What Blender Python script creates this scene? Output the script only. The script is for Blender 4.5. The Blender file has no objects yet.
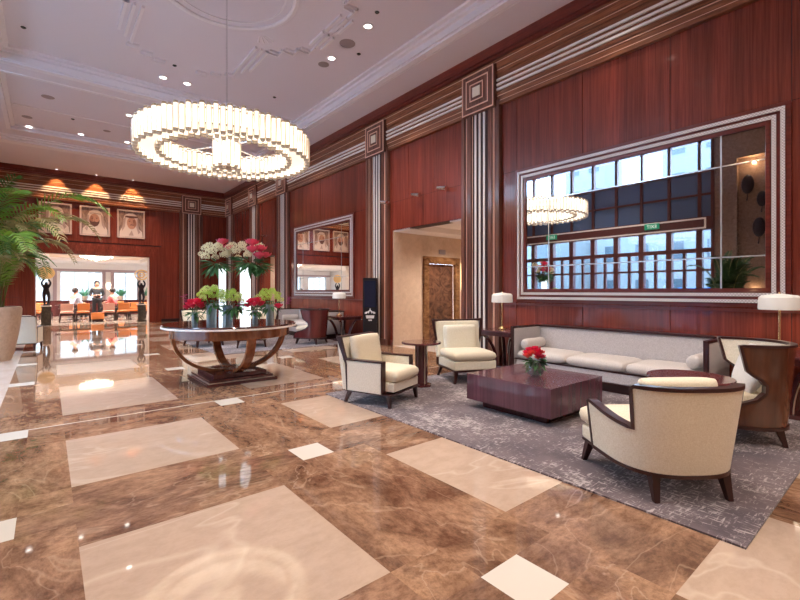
import bpy, bmesh, math, random
from mathutils import Vector, Matrix
random.seed(7)
R = math.radians
PI = math.pi
scene = bpy.context.scene
C = scene.collection

# ------------------------------------------------------------------ helpers
class MB:
    def __init__(s): s.v=[]; s.f=[]; s.m=[]; s.M=Matrix.Identity(4); s.mi=0
    def add(s, vs, fs):
        o=len(s.v); s.v += [tuple(s.M @ Vector(p)) for p in vs]
        for f in fs: s.f.append([o+i for i in f]); s.m.append(s.mi)
    def box(s,x0,x1,y0,y1,z0,z1):
        s.add([(x0,y0,z0),(x1,y0,z0),(x1,y1,z0),(x0,y1,z0),(x0,y0,z1),(x1,y0,z1),(x1,y1,z1),(x0,y1,z1)],
              [(0,3,2,1),(4,5,6,7),(0,1,5,4),(1,2,6,5),(2,3,7,6),(3,0,4,7)])
        return s
    def frustum(s,c0,h0,c1,h1):   # rectangular tapered leg: centres and (hx,hy)
        q=[(-1,-1),(1,-1),(1,1),(-1,1)]
        vs=[(c0[0]+a*h0[0],c0[1]+b*h0[1],c0[2]) for a,b in q]+[(c1[0]+a*h1[0],c1[1]+b*h1[1],c1[2]) for a,b in q]
        s.add(vs,[(0,3,2,1),(4,5,6,7),(0,1,5,4),(1,2,6,5),(2,3,7,6),(3,0,4,7)]); return s
    def lathe(s,prof,n=24,cx=0,cy=0,sx=1,sy=1,cap=True):
        vs=[];fs=[]
        for r,z in prof:
            for k in range(n):
                a=2*PI*k/n; vs.append((cx+r*math.cos(a)*sx,cy+r*math.sin(a)*sy,z))
        for i in range(len(prof)-1):
            for k in range(n):
                fs.append((i*n+k,i*n+(k+1)%n,(i+1)*n+(k+1)%n,(i+1)*n+k))
        if cap:
            fs.append(tuple(reversed(range(n)))); fs.append(tuple(range((len(prof)-1)*n,len(prof)*n)))
        s.add(vs,fs); return s
    def tube(s,pts,r,n=8,cap=True):
        pts=[Vector(p) for p in pts]; rs=r if isinstance(r,(list,tuple)) else [r]*len(pts)
        vs=[];fs=[]; prev=None
        for i,p in enumerate(pts):
            t=(pts[min(i+1,len(pts)-1)]-pts[max(i-1,0)]).normalized()
            if prev is None:
                up=Vector((0,0,1)) if abs(t.z)<.9 else Vector((1,0,0)); a=t.cross(up).normalized()
            else:
                a=(prev-t*prev.dot(t)).normalized()
            prev=a; b=t.cross(a)
            for k in range(n):
                q=2*PI*k/n; vs.append(tuple(p+(a*math.cos(q)+b*math.sin(q))*rs[i]))
        for i in range(len(pts)-1):
            for k in range(n): fs.append((i*n+k,i*n+(k+1)%n,(i+1)*n+(k+1)%n,(i+1)*n+k))
        if cap: fs.append(tuple(reversed(range(n)))); fs.append(tuple(range((len(pts)-1)*n,len(pts)*n)))
        s.add(vs,fs); return s
    def sweep(s,pts,norms,w,h,cap=True):
        pts=[Vector(p) for p in pts]; vs=[];fs=[]; L=len(pts)
        for i,p in enumerate(pts):
            t=(pts[min(i+1,L-1)]-pts[max(i-1,0)]).normalized(); n=Vector(norms[i]).normalized()
            b=t.cross(n).normalized()
            W=w[i] if isinstance(w,(list,tuple)) else w; H=h[i] if isinstance(h,(list,tuple)) else h
            for a,c in ((-1,-1),(1,-1),(1,1),(-1,1)): vs.append(tuple(p+n*(a*W/2)+b*(c*H/2)))
        for i in range(L-1):
            for k in range(4): fs.append((i*4+k,i*4+(k+1)%4,(i+1)*4+(k+1)%4,(i+1)*4+k))
        if cap: fs.append((3,2,1,0)); fs.append(tuple((L-1)*4+k for k in range(4)))
        s.add(vs,fs); return s
    def prism(s,poly,axis,d0,d1):  # poly in the two other axes
        def P(a,b,d): return {'x':(d,a,b),'y':(a,d,b),'z':(a,b,d)}[axis]
        n=len(poly); vs=[P(a,b,d0) for a,b in poly]+[P(a,b,d1) for a,b in poly]
        fs=[tuple(range(n)),tuple(range(2*n-1,n-1,-1))]+[(k,(k+1)%n,n+(k+1)%n,n+k) for k in range(n)]
        s.add(vs,fs); return s
    def cushion(s,w,d,h,cx=0,cy=0,cz=0,N=12,e=6,q=.28):
        vs=[];fs=[]
        sv=[math.sin(PI/2*(2*i/N-1)) for i in range(N+1)]
        for sg in (1,-1):
            o=len(vs)
            for i,u in enumerate(sv):
                for j,v in enumerate(sv):
                    z=sg*h/2*(max(0,(1-abs(u)**e))*max(0,(1-abs(v)**e)))**q
                    k=1-.035*abs(u)**4*abs(v)**4
                    vs.append((cx+w/2*u*k,cy+d/2*v*k,cz+z))
            for i in range(N):
                for j in range(N):
                    a=o+i*(N+1)+j; f=(a,a+N+1,a+N+2,a+1); fs.append(f if sg>0 else f[::-1])
        s.add(vs,fs); return s
    def sphere(s,c,r,n=10,m=7,sc=(1,1,1)):
        vs=[];fs=[]
        for i in range(m+1):
            th=PI*i/m
            for k in range(n):
                a=2*PI*k/n; vs.append((c[0]+r*sc[0]*math.sin(th)*math.cos(a),c[1]+r*sc[1]*math.sin(th)*math.sin(a),c[2]+r*sc[2]*math.cos(th)))
        for i in range(m):
            for k in range(n): fs.append((i*n+k,(i+1)*n+k,(i+1)*n+(k+1)%n,i*n+(k+1)%n))
        s.add(vs,fs); return s
    def build(s,name,mat,parent=None,smooth=None,bevel=None,weld=True,loc=None):
        me=bpy.data.meshes.new(name); me.from_pydata(s.v,[],s.f)
        mats=mat if isinstance(mat,(list,tuple)) else [mat]
        for m in mats: me.materials.append(m)
        if len(mats)>1:
            for p,i in zip(me.polygons,s.m): p.material_index=i
        bm=bmesh.new(); bm.from_mesh(me)
        if weld: bmesh.ops.remove_doubles(bm,verts=bm.verts,dist=1e-5)
        bmesh.ops.recalc_face_normals(bm,faces=bm.faces)
        bm.to_mesh(me); bm.free()
        if smooth:
            for p in me.polygons: p.use_smooth=True
            me.set_sharp_from_angle(angle=R(smooth))
        o=bpy.data.objects.new(name,me); C.objects.link(o)
        if loc: o.location=loc
        if parent is not None: o.parent=parent
        if bevel:
            b=o.modifiers.new('b','BEVEL'); b.width=bevel; b.segments=2; b.limit_method='ANGLE'; b.angle_limit=R(40)
        return o

def tag(o,label=None,cat=None,group=None,kind=None):
    if label: o['label']=label
    if cat: o['category']=cat
    if group: o['group']=group
    if kind: o['kind']=kind
    return o
def thing(name,label,cat,loc=(0,0,0),rz=0,group=None):
    o=bpy.data.objects.new(name,None); C.objects.link(o); o.empty_display_size=.1
    o.location=loc; o.rotation_euler=(0,0,rz); return tag(o,label,cat,group)
def copy_tree(o,parent=None):
    c=o.copy(); C.objects.link(c)
    if parent is not None: c.parent=parent
    for ch in list(o.children): copy_tree(ch,c)
    return c
def dup(o,loc,rz=None,label=None,group=None,scale=None):
    c=copy_tree(o); c.location=loc
    if rz is not None: c.rotation_euler=(0,0,rz)
    if label: c['label']=label
    if group: c['group']=group
    if scale: c.scale=scale
    return c
def struct(mb,name,mat,**k):
    o=mb.build(name,mat,**k)
    if k.get('parent') is None: o['kind']='structure'
    return o

# ------------------------------------------------------------------ materials
def mat(name,col,rough=.5,metal=0,spec=.5,coat=0,emis=None,es=0,trans=0,ior=1.45,alpha=1,sheen=0):
    m=bpy.data.materials.new(name); m.use_nodes=True; b=m.node_tree.nodes['Principled BSDF']
    b.inputs['Base Color'].default_value=(*col,1); b.inputs['Roughness'].default_value=rough
    b.inputs['Metallic'].default_value=metal; b.inputs['Specular IOR Level'].default_value=spec
    b.inputs['Coat Weight'].default_value=coat; b.inputs['Coat Roughness'].default_value=.08
    b.inputs['Transmission Weight'].default_value=trans; b.inputs['IOR'].default_value=ior
    b.inputs['Alpha'].default_value=alpha; b.inputs['Sheen Weight'].default_value=sheen
    if emis: b.inputs['Emission Color'].default_value=(*emis,1); b.inputs['Emission Strength'].default_value=es
    return m
def nodes(m): return m.node_tree.nodes, m.node_tree.links, m.node_tree.nodes['Principled BSDF']
def coords(m,scale,rot=(0,0,0),rand=False):
    N,L,b=nodes(m); tc=N.new('ShaderNodeTexCoord'); mp=N.new('ShaderNodeMapping')
    mp.inputs['Scale'].default_value=scale; mp.inputs['Rotation'].default_value=rot
    L.new(tc.outputs['Object'],mp.inputs['Vector'])
    if rand:
        oi=N.new('ShaderNodeObjectInfo'); mu=N.new('ShaderNodeMath'); mu.operation='MULTIPLY'; mu.inputs[1].default_value=37
        L.new(oi.outputs['Random'],mu.inputs[0]); L.new(mu.outputs[0],mp.inputs['Location'])
    return mp
def noise(m,mp,scale=1,detail=4,rough=.5,dist=0):
    N,L,b=nodes(m); n=N.new('ShaderNodeTexNoise'); n.inputs['Scale'].default_value=scale; n.inputs['Detail'].default_value=detail
    n.inputs['Roughness'].default_value=rough; n.inputs['Distortion'].default_value=dist
    L.new(mp.outputs[0],n.inputs['Vector']); return n
def ramp(m,src,stops):
    N,L,b=nodes(m); r=N.new('ShaderNodeValToRGB'); e=r.color_ramp.elements
    while len(e)<len(stops): e.new(.5)
    for i,(p,c) in enumerate(stops):
        e[i].position=p; e[i].color=(*c,1) if len(c)==3 else c
    L.new(src,r.inputs[0]); return r
def mix(m,fac,a,b_,mode='MIX'):
    N,L,b=nodes(m); x=N.new('ShaderNodeMix'); x.data_type='RGBA'; x.blend_type=mode
    for i,v in ((0,fac),(6,a),(7,b_)):
        if hasattr(v,'links') or hasattr(v,'is_linked'): L.new(v,x.inputs[i])
        else: x.inputs[i].default_value = v if i==0 else (*v,1)
    return x.outputs[2]
def bump(m,src,strength=.2,dist=.01):
    N,L,b=nodes(m); u=N.new('ShaderNodeBump'); u.inputs['Strength'].default_value=strength; u.inputs['Distance'].default_value=dist
    L.new(src,u.inputs['Height']); L.new(u.outputs[0],b.inputs['Normal'])
def wood(name,c0,c1,scale,rough=.3,coat=.3,rand=False,dist=.3):
    m=mat(name,c0,rough,coat=coat); mp=coords(m,scale,rand=rand); n=noise(m,mp,1,5,.6,dist)
    mp2=coords(m,tuple(s*.12 for s in scale)); n2=noise(m,mp2,1,3,.5,.2)
    r=ramp(m,n.outputs[0],[(.32,c0),(.68,c1)]); r2=ramp(m,n2.outputs[0],[(.3,(.72,.72,.72)),(.7,(1.15,1.1,1.1))])
    N,L,b=nodes(m); L.new(mix(m,1.0,r.outputs[0],r2.outputs[0],'MULTIPLY'),b.inputs['Base Color']); return m
def marble(name,c0,c1,vein,sc=2.0,rough=.09,vs=.5,st=(1,1,1),lo=.3,hi=.7):
    m=mat(name,c0,rough*.45,spec=.9); mp=coords(m,st); n=noise(m,mp,sc,9,.68,.7)
    r=ramp(m,n.outputs[0],[(lo,c0),(hi,c1)])
    n3=noise(m,mp,sc*8,8,.8,.2); r3=ramp(m,n3.outputs[0],[(.38,(.55,.50,.46)),(.58,(1.22,1.22,1.22))])
    n2=noise(m,mp,sc*.7,4,.5,.9); r2=ramp(m,n2.outputs[0],[(.488,(0,0,0)),(.5,(vs*.8,vs*.8,vs*.8)),(.512,(0,0,0))])
    N,L,b=nodes(m); a=mix(m,.7 if 'brown' in name else .18,r.outputs[0],r3.outputs[0],'MULTIPLY'); L.new(mix(m,r2.outputs[0],a,vein),b.inputs['Base Color']); return m
def fabric(name,c0,c1,sc=260,rough=.85,bs=.25):
    m=mat(name,c0,rough,spec=.2,sheen=.2); mp=coords(m,(1,1,1)); 
    a=coords(m,(sc,sc*.25,sc*.25)); b_=coords(m,(sc*.25,sc*.25,sc))
    n1=noise(m,a,1,2); n2=noise(m,b_,1,2); N,L,b=nodes(m)
    ad=N.new('ShaderNodeMath'); ad.operation='ADD'; L.new(n1.outputs[0],ad.inputs[0]); L.new(n2.outputs[0],ad.inputs[1])
    hf=N.new('ShaderNodeMath'); hf.operation='MULTIPLY'; hf.inputs[1].default_value=.5; L.new(ad.outputs[0],hf.inputs[0])
    r=ramp(m,hf.outputs[0],[(.4,c0),(.6,c1)]); L.new(r.outputs[0],b.inputs['Base Color']); bump(m,hf.outputs[0],bs,.003); return m

M={}
M['panel']=wood('mahogany_panel',(.15,.024,.014),(.29,.056,.031),(45,45,1.1),.26,.3)
M['panelF']=M['panel']
M['red']=wood('mahogany_rail',(.13,.02,.014),(.22,.038,.026),(3,3,30),.28,.3)
M['walnutH']=wood('walnut_frieze',(.14,.042,.018),(.40,.15,.065),(2,2,34),.32,.25,dist=.6)
M['walnutV']=wood('walnut_pilaster',(.12,.042,.03),(.27,.115,.075),(36,36,1.6),.32,.25,dist=.6)
M['groove']=mat('dark_groove',(.035,.008,.008),.5)
M['copper']=mat('copper_line',(.90,.58,.44),.4,.1)
M['silver']=mat('silver_strip',(.93,.87,.82),.5,0)
M['cream_sq']=mat('ivory_inlay',(.92,.84,.70),.4)
m=M['beaded']=mat('beaded_silver',(.86,.82,.80),.35,.1); N_=m.node_tree.nodes; mp=coords(m,(1,1,1)); ck=N_.new('ShaderNodeTexChecker'); ck.inputs['Scale'].default_value=55; ck.inputs['Color1'].default_value=(.92,.88,.86,1); ck.inputs['Color2'].default_value=(.58,.51,.51,1)
m.node_tree.links.new(mp.outputs[0],ck.inputs['Vector']); m.node_tree.links.new(ck.outputs[0],m.node_tree.nodes['Principled BSDF'].inputs['Base Color'])
M['dark']=wood('dark_mahogany_veneer',(.065,.014,.016),(.115,.030,.030),(14,14,2),.16,.6)
M['darktop']=wood('dark_mahogany_top',(.10,.028,.034),(.16,.05,.055),(3,26,20),.17,.6)
M['darkv']=wood('coffee_table_veneer',(.10,.034,.05),(.14,.05,.07),(34,34,1.2),.26,.7)  # purple of the reflected sky is mixed into this veneer colour
M['veneer']=wood('brown_barrel_veneer',(.085,.028,.015),(.15,.055,.028),(9,9,1),.13,.8)
M['maroon']=wood('maroon_barrel_veneer',(.10,.016,.018),(.16,.03,.03),(9,9,1),.2,.6)
M['walnut']=wood('walnut_table',(.19,.055,.02),(.38,.14,.05),(10,10,3),.2,.6)
M['topwood']=wood('table_top_wood',(.05,.018,.014),(.10,.04,.03),(4,12,4),.07,.8)
M['legwood']=mat('leg_wood',(.04,.011,.010),.3,coat=.2)
M['black']=mat('black_paint',(.012,.012,.018),.35)
M['navy']=mat('kiosk_panel',(.015,.02,.05),.25)
M['gold']=mat('brass',(.83,.60,.32),.25,1)
M['chrome']=mat('chrome',(.8,.8,.82),.15,1)
M['inlay']=mat('pale_metal_inlay',(.75,.62,.5),.3,.6)
M['ceil']=mat('ceiling_daylit_paint',(.78,.74,.84),.7,spec=.2)  # lavender here and in the trim stands in for cool daylight bounce
M['ceil2']=mat('ceiling_trim',(.86,.83,.91),.6,spec=.2)
M['plaster']=mat('far_room_plaster',(.82,.76,.72),.7)
M['beige_ceiling']=mat('far_room_ceiling_panel',(.75,.58,.42),.6)
M['speaker']=mat('speaker_grille',(.33,.28,.30),.6)
M['cream']=fabric('cream_linen',(.80,.735,.58),(.92,.87,.73))
M['creamlt']=fabric('ivory_upholstery',(.74,.68,.56),(.86,.80,.69))
M['cushion']=fabric('cream_cushion',(.76,.66,.50),(.85,.77,.62),300)
M['sofa']=fabric('grey_beige_sofa_fabric',(.50,.465,.47),(.68,.64,.65),330)
M['sofac']=fabric('sofa_cushion_fabric',(.62,.56,.53),(.77,.71,.67),300)
M['white']=fabric('white_pillow',(.78,.76,.74),(.88,.86,.84),200)
M['shade']=mat('lamp_shade',(.85,.82,.78),.6,emis=(1,.93,.82),es=.12)
M['stone']=mat('stone_planter',(.62,.46,.36),.75); mp=coords(M['stone'],(1,1,1)); n=noise(M['stone'],mp,14,8,.7); r_=ramp(M['stone'],n.outputs[0],[(.3,(.52,.38,.29)),(.7,(.68,.53,.42))]); M['stone'].node_tree.links.new(r_.outputs[0],M['stone'].node_tree.nodes['Principled BSDF'].inputs['Base Color']); bump(M['stone'],n.outputs[0],.4,.01)
M['soil']=mat('potting_soil',(.05,.03,.02),.9)
M['leafA']=mat('palm_leaf_bright',(.16,.30,.03),.45); M['leafB']=mat('palm_leaf_deep',(.045,.13,.02),.45); M['leafC']=mat('palm_leaf_dry',(.36,.30,.12),.55)
M['leafD']=mat('palm_leaf_dark',(.02,.055,.015),.5); M['stalk']=mat('palm_stalk',(.22,.24,.06),.5)
M['leaf']=mat('flower_foliage',(.05,.16,.05),.5); M['green']=mat('green_hydrangea',(.46,.66,.10),.6); M['green2']=mat('lime_hydrangea',(.66,.76,.25),.6)
M['rose']=mat('red_rose',(.80,.03,.10),.5); M['pink']=mat('pink_flower',(.82,.10,.20),.5); M['creamf']=mat('cream_flower',(.84,.78,.55),.6); M['orchid']=mat('magenta_orchid',(.55,.03,.25),.5)
M['coral']=mat('coral_flower',(.9,.12,.10),.5)
M['glass']=mat('clear_glass',(.95,.98,1),.02,trans=1,ior=1.35)
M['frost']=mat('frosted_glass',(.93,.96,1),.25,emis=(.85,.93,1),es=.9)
M['water']=mat('vase_water',(.9,.97,.95),.02,trans=1,ior=1.2)
M['mirror']=mat('mirror_glass',(.86,.88,.90),.015,1)
M['joint']=mat('mirror_bevel',(.9,.93,.96),.15,.6)
_m=M['tube']=mat('fluted_glass_tube',(.28,.25,.22),.25); _N,_L,_b=nodes(_m); lw_=_N.new('ShaderNodeLayerWeight'); lw_.inputs[0].default_value=.45
r_=ramp(_m,lw_.outputs['Facing'],[(.06,(1,.88,.70)),(.32,(.42,.29,.18)),(.7,(.04,.022,.012))]); mp=coords(_m,(1,1,1),rand=True); n=noise(_m,mp,5,2); r2_=ramp(_m,n.outputs[0],[(.35,(.62,.58,.55)),(.65,(1,1,1))])
_L.new(mix(_m,1.0,r_.outputs[0],r2_.outputs[0],'MULTIPLY'),_b.inputs['Emission Color']); _b.inputs['Emission Strength'].default_value=2.0
M['tubecap']=mat('glass_tube_cap',(.34,.25,.19),.35,emis=(1,.8,.6),es=.12)
M['lampglow']=mat('downlight_lens',(1,1,1),.4,emis=(1,.93,.82),es=9)
M['bronze']=wood('bronze_marble_frame',(.12,.05,.02),(.34,.18,.08),(3,3,6),.25,.3,dist=1.5)
M['liftdoor']=wood('lift_door_bronze',(.06,.028,.022),(.26,.12,.07),(2.5,2.5,3),.25,.3,dist=2.5)
M['granite']=marble('brown_granite',(.17,.11,.085),(.30,.21,.165),(.3,.2,.15),14,.15,.2)
M['beige_wall']=marble('beige_marble_wall',(.62,.46,.35),(.70,.54,.43),(.8,.68,.56),.8,.25,.25)
M['frame_red']=mat('window_frame_brown',(.10,.03,.028),.4)
M['blueglass']=mat('spandrel_glass',(.10,.15,.26),.12,spec=.7)
M['exit']=mat('exit_green',(.02,.35,.18),.4,emis=(.05,.7,.4),es=.08)
M['exitw']=mat('exit_white',(.9,.95,.9),.4,emis=(.8,1,.9),es=.3)
M['orange']=mat('orange_leather',(.72,.24,.07),.45); M['pinkch']=mat('blush_fabric',(.75,.42,.33),.6)
M['statue']=mat('dark_bronze_statue',(.03,.022,.03),.3,.4)
M['pedestal']=marble('dark_green_marble',(.02,.02,.018),(.09,.075,.06),(.3,.26,.2),9,.15,.5)
M['amber']=mat('amber_shell',(.55,.33,.12),.3,emis=(1,.6,.25),es=.25)
M['crystal']=mat('lit_crystal',(1,.95,.85),.3,emis=(1,.86,.66),es=5)
M['skin']=mat('skin',(.62,.36,.26),.55); M['hair']=mat('dark_hair',(.03,.02,.02),.5)
M['blackcl']=mat('black_clothing',(.02,.02,.025),.7); M['bluecl']=mat('pale_blue_shirt',(.55,.62,.78),.7); M['coralcl']=mat('coral_shirt',(.75,.20,.20),.7)
M['paper']=mat('white_paper',(.85,.85,.85),.6)
M['pave']=mat('outdoor_paving',(.45,.45,.46),.8); M['bldg']=mat('pale_building',(.115,.135,.145),.7); M['bwin']=mat('building_window',(.03,.05,.065),.2); M['blue']=mat('blue_hoarding',(.02,.18,.5),.5)
M['emerA']=marble('brown_marble_a',(.15,.075,.045),(.44,.26,.16),(.66,.47,.34),2.6,.085,.45,(1,1,1),.33,.62)
M['emerB']=marble('brown_marble_b',(.14,.072,.048),(.40,.235,.15),(.6,.42,.3),2.2,.085,.4,(.7,1.35,1),.38,.62)
M['emerC']=marble('brown_marble_c',(.15,.075,.045),(.41,.24,.15),(.64,.45,.31),2.2,.085,.4,(1.35,.7,1),.38,.62)
M['crm']=marble('cream_marble',(.50,.37,.285),(.56,.415,.325),(.76,.63,.52),.7,.075,.4,(1,1.6,1))
M['wht']=mat('white_marble',(.74,.68,.61),.05,spec=.9)
M['pale']=marble('pale_marble',(.62,.52,.46),(.70,.61,.55),(.8,.72,.66),1.2,.12,.3)
M['farfl']=marble('far_floor_marble',(.70,.58,.48),(.80,.70,.60),(.85,.76,.66),1.0,.2,.3,(.3,3,1))

M['plate']=mat('lit_bottom_plate',(.3,.26,.2),.4,emis=(1,.82,.62),es=.8)
# window glass: lets daylight straight through with a faint reflection
g=bpy.data.materials.new('window_glass'); g.use_nodes=True; N=g.node_tree.nodes; L=g.node_tree.links; N.clear()
o_=N.new('ShaderNodeOutputMaterial'); mx=N.new('ShaderNodeMixShader'); tr=N.new('ShaderNodeBsdfTransparent'); gl=N.new('ShaderNodeBsdfGlossy')
tr.inputs[0].default_value=(.84,.93,1,1); gl.inputs['Roughness'].default_value=.02; mx.inputs[0].default_value=.07
L.new(tr.outputs[0],mx.inputs[1]); L.new(gl.outputs[0],mx.inputs[2]); L.new(mx.outputs[0],o_.inputs[0]); M['window']=g
gs=g.copy(); gs.name='dimmed_far_glass'; gs.node_tree.nodes['Transparent BSDF'].inputs[0].default_value=(.37,.38,.38,1); M['dimglass']=gs  # far glass darkened to dim the daylight coming through it
# vase glass: thin clear sheet, whitened to stand in for window reflections
g=bpy.data.materials.new('vase_glass'); g.use_nodes=True; N=g.node_tree.nodes; L=g.node_tree.links; N.clear()
o_=N.new('ShaderNodeOutputMaterial'); mx=N.new('ShaderNodeMixShader'); tr=N.new('ShaderNodeBsdfTransparent'); gl=N.new('ShaderNodeBsdfGlossy'); lw=N.new('ShaderNodeLayerWeight')
mr=N.new('ShaderNodeMath'); mr.operation='MULTIPLY_ADD'; mr.inputs[1].default_value=.35; mr.inputs[2].default_value=.06
tr.inputs[0].default_value=(.93,.97,.98,1); gl.inputs['Roughness'].default_value=.05; lw.inputs[0].default_value=.35
L.new(lw.outputs['Facing'],mr.inputs[0]); L.new(mr.outputs[0],mx.inputs[0])
df=N.new('ShaderNodeBsdfTranslucent'); df.inputs[0].default_value=(.85,.93,1,1); m2_=N.new('ShaderNodeMixShader'); m2_.inputs[0].default_value=.38; L.new(tr.outputs[0],m2_.inputs[1]); L.new(df.outputs[0],m2_.inputs[2]); L.new(m2_.outputs[0],mx.inputs[1]); L.new(gl.outputs[0],mx.inputs[2]); L.new(mx.outputs[0],o_.inputs[0]); M['vase']=g
g2=M['vase'].copy(); g2.name='bowl_glass'; [setattr(n_.inputs[0],'default_value',.22) for n_ in g2.node_tree.nodes if n_.type=='MIX_SHADER' and not n_.inputs[0].is_linked]; M['bowl']=g2
# rugs: mottled plum-grey with short pale dashes
def rugmat(name,c0,c1,c2):
    m=mat(name,c0,.95,spec=.1,sheen=.3); mp=coords(m,(1,1,1)); n=noise(m,mp,2.2,5,.6); r=ramp(m,n.outputs[0],[(.3,c0),(.7,c1)])
    a=noise(m,coords(m,(60,12,1)),1,3,.6,.4); b_=noise(m,coords(m,(12,60,1)),1,3,.6,.4); big=noise(m,mp,1.6,4,.7)
    N,L,b=nodes(m); mxx=N.new('ShaderNodeMath'); mxx.operation='MAXIMUM'; L.new(a.outputs[0],mxx.inputs[0]); L.new(b_.outputs[0],mxx.inputs[1])
    ad=N.new('ShaderNodeMath'); ad.operation='MULTIPLY_ADD'; ad.inputs[1].default_value=.6; L.new(big.outputs[0],ad.inputs[0]); L.new(mxx.outputs[0],ad.inputs[2])
    rr=ramp(m,ad.outputs[0],[(.86,(0,0,0)),(.98,(.8,.8,.8))])
    L.new(mix(m,rr.outputs[0],r.outputs[0],c2),b.inputs['Base Color']); bump(m,a.outputs[0],.3,.006); return m
M['rug']=rugmat('plum_rug',(.075,.054,.066),(.18,.135,.145),(.60,.53,.52))

# ------------------------------------------------------------------ room constants
WX=7.1; WY=22.7; LX=-2.5; BY=-3.5; CZ=6.4; RT=.3

# ------------------------------------------------------------------ floor
def band(breaks,lo,hi):
    b=sorted(set([round(x,3) for x in breaks if lo<x<hi]+[lo,hi])); return b
xp=[(.14,1.37),(2.33,3.58),(4.50,5.75)]; xs=[(-.45,-.15),(1.70,2.00),(3.90,4.20),(6.1,6.4)]
yp=[(-2.7,-1.4),(-.50,.76),(1.75,3.04),(4.00,5.28),(6.36,8.3),(9.45,10.75),(11.7,13.0),(14.0,15.3),(16.3,17.6),(18.6,19.9),(20.9,22.2)]
ys=[(-1.15,-.85),(1.12,1.43),(3.38,3.69),(5.64,5.93),(8.75,9.04),(11.08,11.37),(13.35,13.64),(15.65,15.95),(17.95,18.25),(20.25,20.55)]
xb=band([v for p in xp+xs for v in p],LX,WX); yb=band([v for p in yp+ys for v in p]+[5.955],BY,WY)
fm=MB()
def inn(v,lst): return next((i for i,(a,b) in enumerate(lst) if a-1e-6<=v<=b+1e-6),None)
for i in range(len(xb)-1):
    for j in range(len(yb)-1):
        x0,x1,y0,y1=xb[i],xb[i+1],yb[j],yb[j+1]; cx,cy=(x0+x1)/2,(y0+y1)/2
        if cx<-.45: k=3
        elif 5.93<cy<5.955 and cx<6.1: k=0
        elif inn(cx,xp) is not None and inn(cy,yp) is not None: k=1
        elif inn(cx,xs) is not None and inn(cy,ys) is not None: k=2
        elif inn(cy,ys) is not None: k=4
        elif inn(cx,xs) is not None: k=5
        elif inn(cy,yp) is not None: k=5
        else: k=4 if inn(cx,xp) is not None else 6
        if k==0: k=2
        fm.mi=k; fm.add([(x0,y0,0),(x1,y0,0),(x1,y1,0),(x0,y1,0)],[(0,1,2,3)])
fm.mi=0; fm.box(LX-.3,WX+.3,BY-.2,WY,-.2,-.004)
struct(fm,'floor',[M['emerA'],M['crm'],M['wht'],M['pale'],M['emerB'],M['emerC'],M['emerA']])
fm=MB(); fm.box(-5,9,WY,34,-.2,-.001); struct(fm,'floor_far_room',M['farfl'])
fm=MB(); fm.box(WX,11,6.3,9.2,-.2,-.001); fm.box(WX,9.5,16.4,18,-.2,-.001); struct(fm,'floor_lift_lobby',M['pale'])

# ------------------------------------------------------------------ right wall
def wbox(mb,w,a0,a1,z0,z1,d0,d1):
    if w=='R': mb.box(WX-d1,WX-d0,a0,a1,z0,z1)
    elif w=='F': mb.box(a0,a1,WY-d1,WY-d0,z0,z1)
    else: mb.box(LX+d0,LX+d1,a0,a1,z0,z1)
b=MB(); T=RT
for a0,a1,z0,z1 in [(BY,6.52,0,CZ),(6.52,8.95,3.05,CZ),(8.95,16.62,0,CZ),(16.62,17.8,2.9,CZ),(17.8,WY+.4,0,CZ)]:
    b.box(WX+.02,WX+T,a0,a1,z0,z1)
struct(b,'wall_right',M['groove'])
def panels(mb,w,a0,a1,n,zs,gap=.008,d0=-.02,d1=0):
    st=(a1-a0)/n
    for i in range(n):
        for z0,z1 in zs: wbox(mb,w,a0+i*st+gap/2,a0+(i+1)*st-gap/2,z0+gap/2,z1-gap/2,d0,d1)
b=MB(); full=[(.14,1.2),(1.2,3.8),(3.8,5.2)]
for i in range(-4,4):
    for z0,z1 in full:
        a0=max(BY,1.05+1.34*(i-1)); a1=1.05+1.34*i
        wbox(b,'R',a0+.004,a1-.004,z0+.004,z1-.004,-.02,0)
wbox(b,'R',5.07+.004,5.48,.14,3.796,-.02,0); wbox(b,'R',5.07+.004,5.48,3.804,5.2,-.02,0)
panels(b,'R',6.52,9.23,3,[(3.8,5.2)]); panels(b,'R',6.52,8.95,3,[(3.06,3.8)],.003)
wbox(b,'R',8.95,9.23,.14,3.8,-.02,0); wbox(b,'R',6.42,6.52,.14,5.2,-.02,0); panels(b,'R',10.05,10.27,1,full); panels(b,'R',15.2,15.48,1,[(.14,5.2)]); panels(b,'R',19.2,19.57,1,full); panels(b,'R',16.2,16.6,1,[(.14,5.2)])
panels(b,'R',10.27,15.48,4,full); panels(b,'R',16.52,18.53,2,[(2.9,5.2)]); wbox(b,'R',17.8,18.53,.14,2.9,-.02,0)
panels(b,'R',19.57,21.66,2,full)
# door reveal lining
b.box(WX,WX+T,6.5,6.53,0,3.05); b.box(WX,WX+T,17.78,17.81,0,2.9); b.box(WX,WX+T,16.6,16.63,0,2.9)
struct(b,'wall_right_panelling',M['panel'])
b=MB()
for a0,a1 in ((BY,6.5),(8.97,16.6),(17.82,WY)): wbox(b,'R',a0,a1,0,.14,-.02,.02)
struct(b,'baseboard_right',M['red'])
b=MB(); wbox(b,'R',BY,5.48,1.175,1.215,0,.03); wbox(b,'R',10.27,15.48,1.175,1.215,0,.03); struct(b,'trim_1',M['red'])

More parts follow.
